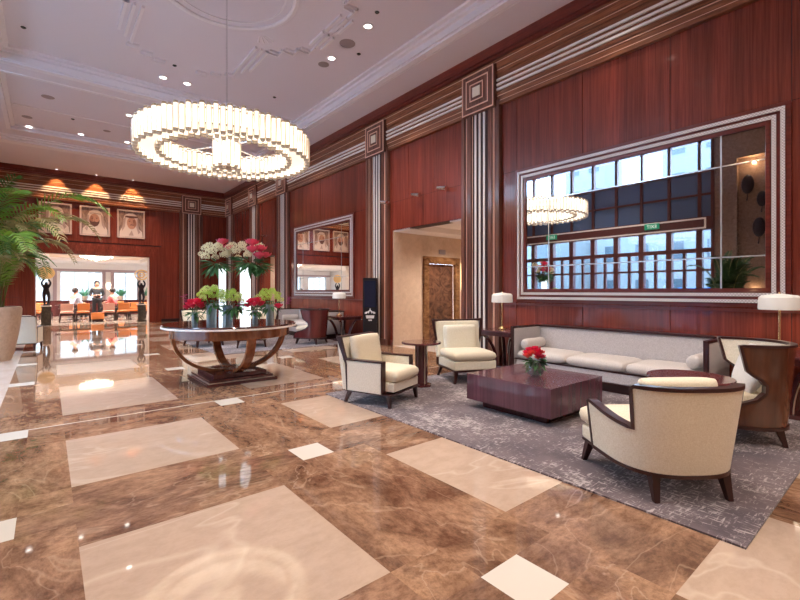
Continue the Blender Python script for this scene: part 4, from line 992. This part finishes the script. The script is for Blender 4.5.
def sprig(mb,c,rnd,r=.03):
    for k in range(6):
        p=Vector(c)+Vector((rnd.uniform(-1,1)*.035,rnd.uniform(-1,1)*.035,k*.022-.05))
        for j in range(4):
            a=2*PI*j/4+k; d=Vector((math.cos(a),math.sin(a),.3))*r; s_=Vector((-math.sin(a),math.cos(a),0))*r*.4
            mb.add([tuple(p),tuple(p+d*.6-s_),tuple(p+d),tuple(p+d*.6+s_)],[(0,1,2,3)])
def leafs(mb,c,n,r,rnd,down=.3,w=.03):
    c=Vector(c)
    for k in range(n):
        a=rnd.uniform(0,2*PI); e=rnd.uniform(-.7,.6)-down; L_=r*rnd.uniform(.7,1.15); d=Vector((math.cos(a)*math.cos(e),math.sin(a)*math.cos(e),math.sin(e))); s_=Vector((-math.sin(a),math.cos(a),rnd.uniform(-.4,.4)))*w
        p=c+d*r*.25; q=c+d*L_*.65; e_=c+d*L_-Vector((0,0,.02)); mb.add([tuple(p),tuple(q-s_),tuple(e_),tuple(q+s_)],[(0,1,2,3)])
def arrangement(label,loc,vr,vh,vm,heads,fol,seed,group=None,bowl=False,stemm=None):
    """heads: list of (kind, material key, x, y, z, r)"""
    rnd=random.Random(seed); t=thing('flower_arrangement',label,'flowers',loc,0,group)
    b=MB()
    if bowl: b.lathe([(.04,0),(.085,.025),(.108,.08),(.095,.135),(.07,.165),(.067,.165),(.091,.135),(.103,.08),(.081,.029),(.03,.006)],24)
    else: b.lathe([(vr,0),(vr,vh),(vr-.006,vh),(vr-.006,.012),(.001,.012)],24,cap=False); b.lathe([(.001,0),(vr,0)],24,cap=False)
    b.build('vase',M['bowl'] if bowl else vm,t,smooth=40)
    b=MB()
    for k in range(9):
        a=2*PI*k/9; b.tube([(vr*.5*math.cos(a+2),vr*.5*math.sin(a+2),.015),(vr*.6*math.cos(a),vr*.6*math.sin(a),vh*.95),(vr*1.1*math.cos(a),vr*1.1*math.sin(a),vh+.06)],.0045,5)
    b.build('stems',M['leaf'],t)
    for kind,mk,x,y,z,r in heads:
        b=MB()
        if kind=='sprig': sprig(b,(x,y,z),rnd,r)
        else: blossom(b,(x,y,z),r,rnd,kind)
        b.build({'rose':'rose','coral':'rose','hyd':'hydrangea','sprig':'orchid_spray'}[kind],M[mk],t,smooth=None)
    b=MB()
    for c,n,r in fol: leafs(b,c,n,r,rnd)
    f=b.build('foliage',M['leaf'],t); f['kind']='stuff'
    return t
def ball(n,mk,c,R_,r,seed,kind,flat=.6,mk2=None):
    rnd=random.Random(seed); out=[]
    for k in range(n):
        z=1-1.1*(k+.5)/n; a=k*2.4; q=math.sqrt(max(0,1-z*z)); out.append((kind,mk2 if (mk2 and rnd.random()<.4) else mk,c[0]+R_*q*math.cos(a),c[1]+R_*q*math.sin(a),c[2]+R_*z*flat,r*rnd.uniform(.85,1.15)))
    return out
z0=.92
# tall frosted vases with cream and pink heads
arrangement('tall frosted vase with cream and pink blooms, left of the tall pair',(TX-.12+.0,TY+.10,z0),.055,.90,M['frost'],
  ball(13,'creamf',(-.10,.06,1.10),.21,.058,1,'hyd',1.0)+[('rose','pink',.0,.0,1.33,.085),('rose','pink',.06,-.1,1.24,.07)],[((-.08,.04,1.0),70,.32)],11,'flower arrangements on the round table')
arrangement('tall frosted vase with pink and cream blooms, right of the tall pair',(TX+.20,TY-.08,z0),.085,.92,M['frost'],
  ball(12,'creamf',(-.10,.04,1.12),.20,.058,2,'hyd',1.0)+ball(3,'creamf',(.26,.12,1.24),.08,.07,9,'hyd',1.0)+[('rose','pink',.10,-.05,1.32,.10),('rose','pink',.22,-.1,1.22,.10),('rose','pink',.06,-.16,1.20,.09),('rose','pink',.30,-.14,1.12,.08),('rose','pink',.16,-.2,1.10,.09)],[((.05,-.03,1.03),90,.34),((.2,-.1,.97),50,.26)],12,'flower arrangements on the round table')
# green hydrangeas in clear cylinders
arrangement('clear cylinder vase of lime green hydrangeas left of the tall vases',(TX-.36,TY-.14,z0),.075,.33,M['vase'],ball(15,'green',(.0,.0,.42),.17,.05,3,'hyd',1.0,'green2'),[((0,0,.34),30,.26)],13,'flower arrangements on the round table')
arrangement('clear cylinder vase of green hydrangeas in front of the left tall vase',(TX-.16,TY-.30,z0),.075,.30,M['vase'],ball(14,'green2',(.04,.0,.38),.16,.048,4,'hyd',1.0,'green'),[((.1,-.05,.30),40,.26)],14,'flower arrangements on the round table')
arrangement('clear cylinder vase of green hydrangeas at the right of the round table',(TX+.48,TY-.44,z0),.065,.31,M['vase'],ball(15,'green',(.0,.02,.38),.18,.048,5,'hyd',.9,'green2')+[('sprig','orchid',.26,-.14,.36,.05),('rose','rose',.06,-.2,.27,.065)],[((0,0,.32),30,.26)],15,'flower arrangements on the round table')
# red roses in small cylinders
arrangement('small glass of red roses at the left end of the round table',(TX-.62,TY-.18,z0),.045,.20,M['vase'],ball(10,'rose',(0,0,.27),.11,.055,6,'rose',.9)+[('sprig','orchid',-.14,.06,.40,.05)],[((0,0,.2),20,.18)],16,'flower arrangements on the round table')
arrangement('small glass of red roses in front of the right tall vase',(TX+.20,TY-.52,z0),.045,.22,M['vase'],ball(10,'rose',(0,0,.29),.11,.055,7,'rose',.9)+[('sprig','orchid',-.20,.10,.34,.055),('sprig','orchid',-.22,.06,.27,.055)],[((0,0,.22),20,.18)],17,'flower arrangements on the round table')
arrangement('round glass bowl of red roses on the coffee table',(4.54,2.98,.427),.05,.12,M['vase'],ball(11,'coral',(-.02,0,.235),.09,.046,8,'rose',.9,'rose')+[('rose','coral',.09,.02,.2,.04)],[((.02,0,.19),40,.18)],18,None,True)

# ------------------------------------------------------------------ palms
def frond(mb,base,az,el,L_,rnd,droop=1.0,leaf=.34,nl=38,w=.023):
    p=Vector(base); d=Vector((math.cos(az)*math.cos(el),math.sin(az)*math.cos(el),math.sin(el))); n=26; st=L_/n; pts=[tuple(p)]
    for i in range(n):
        d=(d+Vector((0,0,-droop*.0058*(i)))).normalized(); p=p+d*st; pts.append(tuple(p))
    mb.mi=1; mb.tube(pts,[.014*(1-.8*i/n) for i in range(n+1)],5); mb.mi=0
    for k in range(nl):
        u=.24+.76*k/(nl-1); i=min(n-1,int(u*n)); f=u*n-i; a=Vector(pts[i]).lerp(Vector(pts[min(n,i+1)]),f); tg=(Vector(pts[min(n,i+1)])-Vector(pts[i])).normalized()
        sd=tg.cross(Vector((0,0,1))).normalized(); up=sd.cross(tg)
        ll=leaf*(.35+.65*math.sin(PI*min(1,(u-.2)/.8*.85+.12)))*rnd.uniform(.85,1.1)
        for s_ in (-1,1):
            dr=(sd*s_*.78+tg*.62+up*.22+Vector((0,0,rnd.uniform(-.08,.08)))).normalized(); m1=a+dr*ll*.5; m2=a+(dr+Vector((0,0,-.32))).normalized()*ll
            wv=tg*w*.9
            mb.add([tuple(a-wv*.4),tuple(m1-wv),tuple(m2),tuple(m1+wv),tuple(a+wv*.4)],[(0,1,2,3,4)])
def palm(label,loc,seed,fr,pr=.52,ph=1.12):
    t=thing('potted_palm',label,'plant',loc); rnd=random.Random(seed)
    b=MB(); b.lathe([(pr*.72,0),(pr*.80,.12),(pr*.93,ph*.5),(pr*1.0,ph*.80),(pr*1.02,ph-.05),(pr*.99,ph),(pr*.90,ph),(pr*.88,ph-.10),(.001,ph-.10)],48,cap=False); b.lathe([(.001,0),(pr*.72,0)],48,cap=False); b.build('planter',M['stone'],t,smooth=50)
    b=MB(); b.lathe([(.001,ph-.06),(pr*.885,ph-.07)],32,cap=False); b.build('soil',M['soil'],t)
    for (az,el,L_,dr,mk,lf) in fr:
        b=MB(); bx=rnd.uniform(-.3,.3)*pr/.6; by=rnd.uniform(-.3,.3)*pr/.6
        frond(b,(bx,by,ph-.08),az,el,L_,rnd,dr,lf); b.build('frond',[M[mk],M['stalk']],t)
fr=[]; rnd=random.Random(3)
for k in range(46):
    az=rnd.uniform(0,2*PI); side=math.cos(az+R(39))>.25
    fr.append((az,R(rnd.uniform(80,87)) if side else rnd.uniform(R(60),R(86)),rnd.uniform(1.5,2.6) if side else rnd.uniform(1.8,2.8),rnd.uniform(1.3,2.2) if side else rnd.uniform(1.1,1.9),rnd.choice(['leafB','leafB','leafB','leafA','leafC']),rnd.uniform(.32,.45)))
# fronds reaching into the lobby
fr+=[(R(-18),R(79),3.75,1.72,'leafA',.55),(R(-35),R(80),3.1,1.75,'leafA',.5),(R(5),R(79),3.3,1.9,'leafC',.48),(R(-50),R(78),3.0,1.9,'leafC',.45),(R(-15),R(80),2.6,1.9,'leafB',.42),
 (R(20),R(76),2.6,1.9,'leafC',.44),(R(-70),R(74),2.6,1.7,'leafA',.45),(R(-25),R(76),2.5,2.2,'leafB',.42),(R(-5),R(74),2.0,1.6,'leafB',.25),(R(-60),R(80),3.0,1.3,'leafA',.5),(R(-30),R(84),3.0,1.1,'leafB',.5)]
palm('tall palm in a large stone planter at the left of the lobby',(-1.02,12.35,0),5,fr,.60)
fr2=[]
for k in range(30): fr2.append((rnd.uniform(0,2*PI),rnd.uniform(R(79),R(88)),rnd.uniform(1.1,2.0),rnd.uniform(1.0,1.5),'leafD',rnd.uniform(.26,.34)))
palm('palm in a stone planter by the granite wall, seen in the mirror',(-1.50,3.70,0),6,fr2,.36,.8)

# ------------------------------------------------------------------ chandelier
HX,HY=2.38,7.58; zb,zt_=3.69,4.09
t=thing('ring_chandelier','large ring chandelier of lit glass tubes over the round flower table','chandelier',(HX,HY,0))
b=MB(); b.lathe([(.09,RZ-.02),(.09,RZ-.06),(.03,RZ-.09)],20); b.build('canopy',M['chrome'],t,smooth=40)
b=MB(); b.tube([(0,0,RZ-.05),(0,0,4.1)],.014,8); b.build('rod',M['chrome'],t,smooth=40)
b=MB()
for r0,r1 in ((1.26,1.34),(1.05,1.13)):
    for z in (3.80,4.02): b.lathe([(r0,z),(r1,z),(r1,z+.025),(r0,z+.025),(r0,z)],72,cap=False)
b.build('ring_frame',M['chrome'],t,smooth=30)
for k in range(4):
    a=R(30+90*k); d=Vector((math.cos(a),math.sin(a),0)); b=MB(); b.tube([tuple(d*.2+Vector((0,0,3.95))),tuple(d*1.1+Vector((0,0,3.95)))],.02,8); b.build('spoke',M['chrome'],t,smooth=40)
def tube_proto(name,h,r,z):
    b=MB(); b.mi=0; b.lathe([(r*.9,.03),(r,.05),(r,h-.05),(r*.9,h-.03)],10,cap=False); b.mi=1; b.lathe([(r*.75,0),(r*.9,.03)],10,cap=True); b.lathe([(r*.9,h-.03),(r*.75,h)],10,cap=True)
    return b.build(name,[M['tube'],M['tubecap']],t,smooth=40)
def ring(name,n,rad,h,z,r,alt):
    p=None
    for k in range(n):
        a=2*PI*k/n
        o=tube_proto(name,h,r,z) if p is None else p.copy()
        if p is None: p=o
        else: C.objects.link(o)
        o.location=(rad*math.cos(a),rad*math.sin(a),z+(alt if k%2 else 0))
ring('outer_tube',92,1.35,.42,zb-.02,.042,.025)
ring('inner_tube',72,1.04,.36,zb+.0,.040,.025)
ring('centre_tube',18,.20,.60,3.50,.034,.04)
# underside and inner lining of the ring: glass plates between the tubes
b=MB(); b.lathe([(1.07,3.80),(1.07,4.08)],72,cap=False); b.lathe([(1.31,3.80),(1.31,4.08)],72,cap=False); b.build('diffuser_band',M['tube'],t,smooth=40)
b=MB(); b.lathe([(1.07,3.79),(1.31,3.79)],72,cap=False); b.build('bottom_plate',M['plate'],t,smooth=40)
b=MB(); b.lathe([(.16,3.56),(.16,4.04)],24); b.build('hub_diffuser',M['tube'],t,smooth=40)

# ------------------------------------------------------------------ outdoors beyond the entrance glazing
b=MB(); b.box(-40,LX-.3,-20,40,-.25,-.02); struct(b,'pavement',M['pave'])
def bldg(x0,x1,y0,y1,h,label):
    t=thing('building',label,'building',((x0+x1)/2,(y0+y1)/2,0)); b=MB(); hx,hy=(x1-x0)/2,(y1-y0)/2; b.box(-hx,hx,-hy,hy,0,h); b.build('facade',M['bldg'],t)
    b=MB(); n=int(h/3); m_=max(2,int((y1-y0)/2.2))
    for i in range(n):
        for j in range(m_):
            yy=-hy+(2*hy)*(j+.5)/m_; b.box(hx,hx+.04,yy-.5,yy+.5,1+3*i,2.4+3*i)
    b.build('windows',M['bwin'],t)
bldg(-24,-18,-8,8.6,5.2,'pale low office block outside, on the right in the mirror'); bldg(-26.5,-24.5,8.7,19,7.0,'pale middle block outside, seen through the entrance in the mirror'); bldg(-26,-19,20,40,6.0,'pale block outside, on the left in the mirror')
bldg(-31,-27,9.5,14.5,18,'tall pale tower outside, seen through the upper panes in the mirror'); bldg(-31,-27,19.5,23.5,18,'slender pale tower outside, left among the upper panes in the mirror'); bldg(-31,-27,-3,1,16,'distant pale tower outside, right among the upper panes in the mirror')
b=MB(); b.box(-9.2,-9.1,1.5,7.5,0,1.6); o=b.build('street_hoarding',M['blue']); tag(o,'low bright blue hoarding outside the entrance, seen in the mirror','barrier')

# ------------------------------------------------------------------ lights
w=bpy.data.worlds.new('world'); scene.world=w; w.use_nodes=True; bg=w.node_tree.nodes['Background']; bg.inputs[0].default_value=(.72,.84,1,1); bg.inputs[1].default_value=11
def portal(loc,rot,sx,sy):
    l=bpy.data.lights.new('portal','AREA'); l.shape='RECTANGLE'; l.size=sx; l.size_y=sy; l.cycles.is_portal=True
    o=bpy.data.objects.new('daylight_portal',l); C.objects.link(o); o.location=loc; o.rotation_euler=rot
portal((LX-.16,(WY0+WY1)/2,3.2),(0,R(-90),0),6.4,WY1-WY0)
portal((2.5,FY+.2,1.6),(R(-90),0,0),12,2.2)
def spotl(loc,e,ang=110,col=(1,.87,.75),r=.06,blend=.8,tgt=None):
    l=bpy.data.lights.new('downlight','SPOT'); l.energy=e; l.spot_size=R(ang); l.spot_blend=blend; l.color=col; l.shadow_soft_size=r
    o=bpy.data.objects.new('downlight_lamp',l); C.objects.link(o); o.location=loc
    if tgt: o.rotation_euler=(Vector(tgt)-Vector(loc)).to_track_quat('-Z','Y').to_euler()
    return o
for (p,_) in dls: spotl((p[0],p[1],p[2]-.05),(260 if p[1]>2 else 135) if p[1]<13 else 230)
for x in (.9,2.4,3.9): spotl((x,20.8,CZ-.05),160)
for x,y in ((6.55,3.1),(6.55,8),(6.55,13),(6.55,18)): spotl((x-.35,y,CZ-.05),60,100)
for x,y in tiny: spotl((x,y,CZ-.04),130,75,(1,.62,.30),.02,.5,(x,y+.25,3.8))
def pointl(loc,e,col=(1,.85,.68),r=.15):
    l=bpy.data.lights.new('lamp','POINT'); l.energy=e; l.color=col; l.shadow_soft_size=r; o=bpy.data.objects.new('lamp_bulb',l); C.objects.link(o); o.location=loc
for p in ((6.68,5.10,1.32),(6.58,1.08,1.32),(6.62,10.90,1.32)): pointl(p,3,r=.03)
spotl((8.9,7.7,3.0),150,150,(1,.88,.74),.05); spotl((8.2,17.2,2.9),70,150)
for x,y in ((.5,26),(3.2,26),(1.8,29.8),(-2.5,27),(6,27)): spotl((x,y,fz-.02),420,150,(1,.90,.80))  # fill spots added to brighten the far room, without fixtures
for y in (3.35,): pointl((LX-.12,y,5.4),12,(1,.65,.35),.03); pointl((LX-.12,y,1.5),4,(1,.65,.35),.03)

# ------------------------------------------------------------------ camera and view
cam=bpy.data.cameras.new('camera'); co=bpy.data.objects.new('camera',cam); C.objects.link(co); scene.camera=co
cam.sensor_width=36; cam.lens=431/800*36; cam.shift_y=-9/800; cam.clip_end=200
co.location=(0,0,1.45); co.rotation_euler=(R(90),0,-math.atan(353/431))
scene.view_settings.view_transform='Standard'; scene.view_settings.look='None'; scene.view_settings.gamma=1; scene.view_settings.use_curve_mapping=False
scene.view_settings.exposure=0.68
scene.cycles.use_denoising=True
scene.cycles.max_bounces=8; scene.cycles.diffuse_bounces=4; scene.cycles.glossy_bounces=5; scene.cycles.transparent_max_bounces=12; scene.cycles.transmission_bounces=6
scene.cycles.sample_clamp_indirect=6; scene.cycles.caustics_reflective=False; scene.cycles.caustics_refractive=False
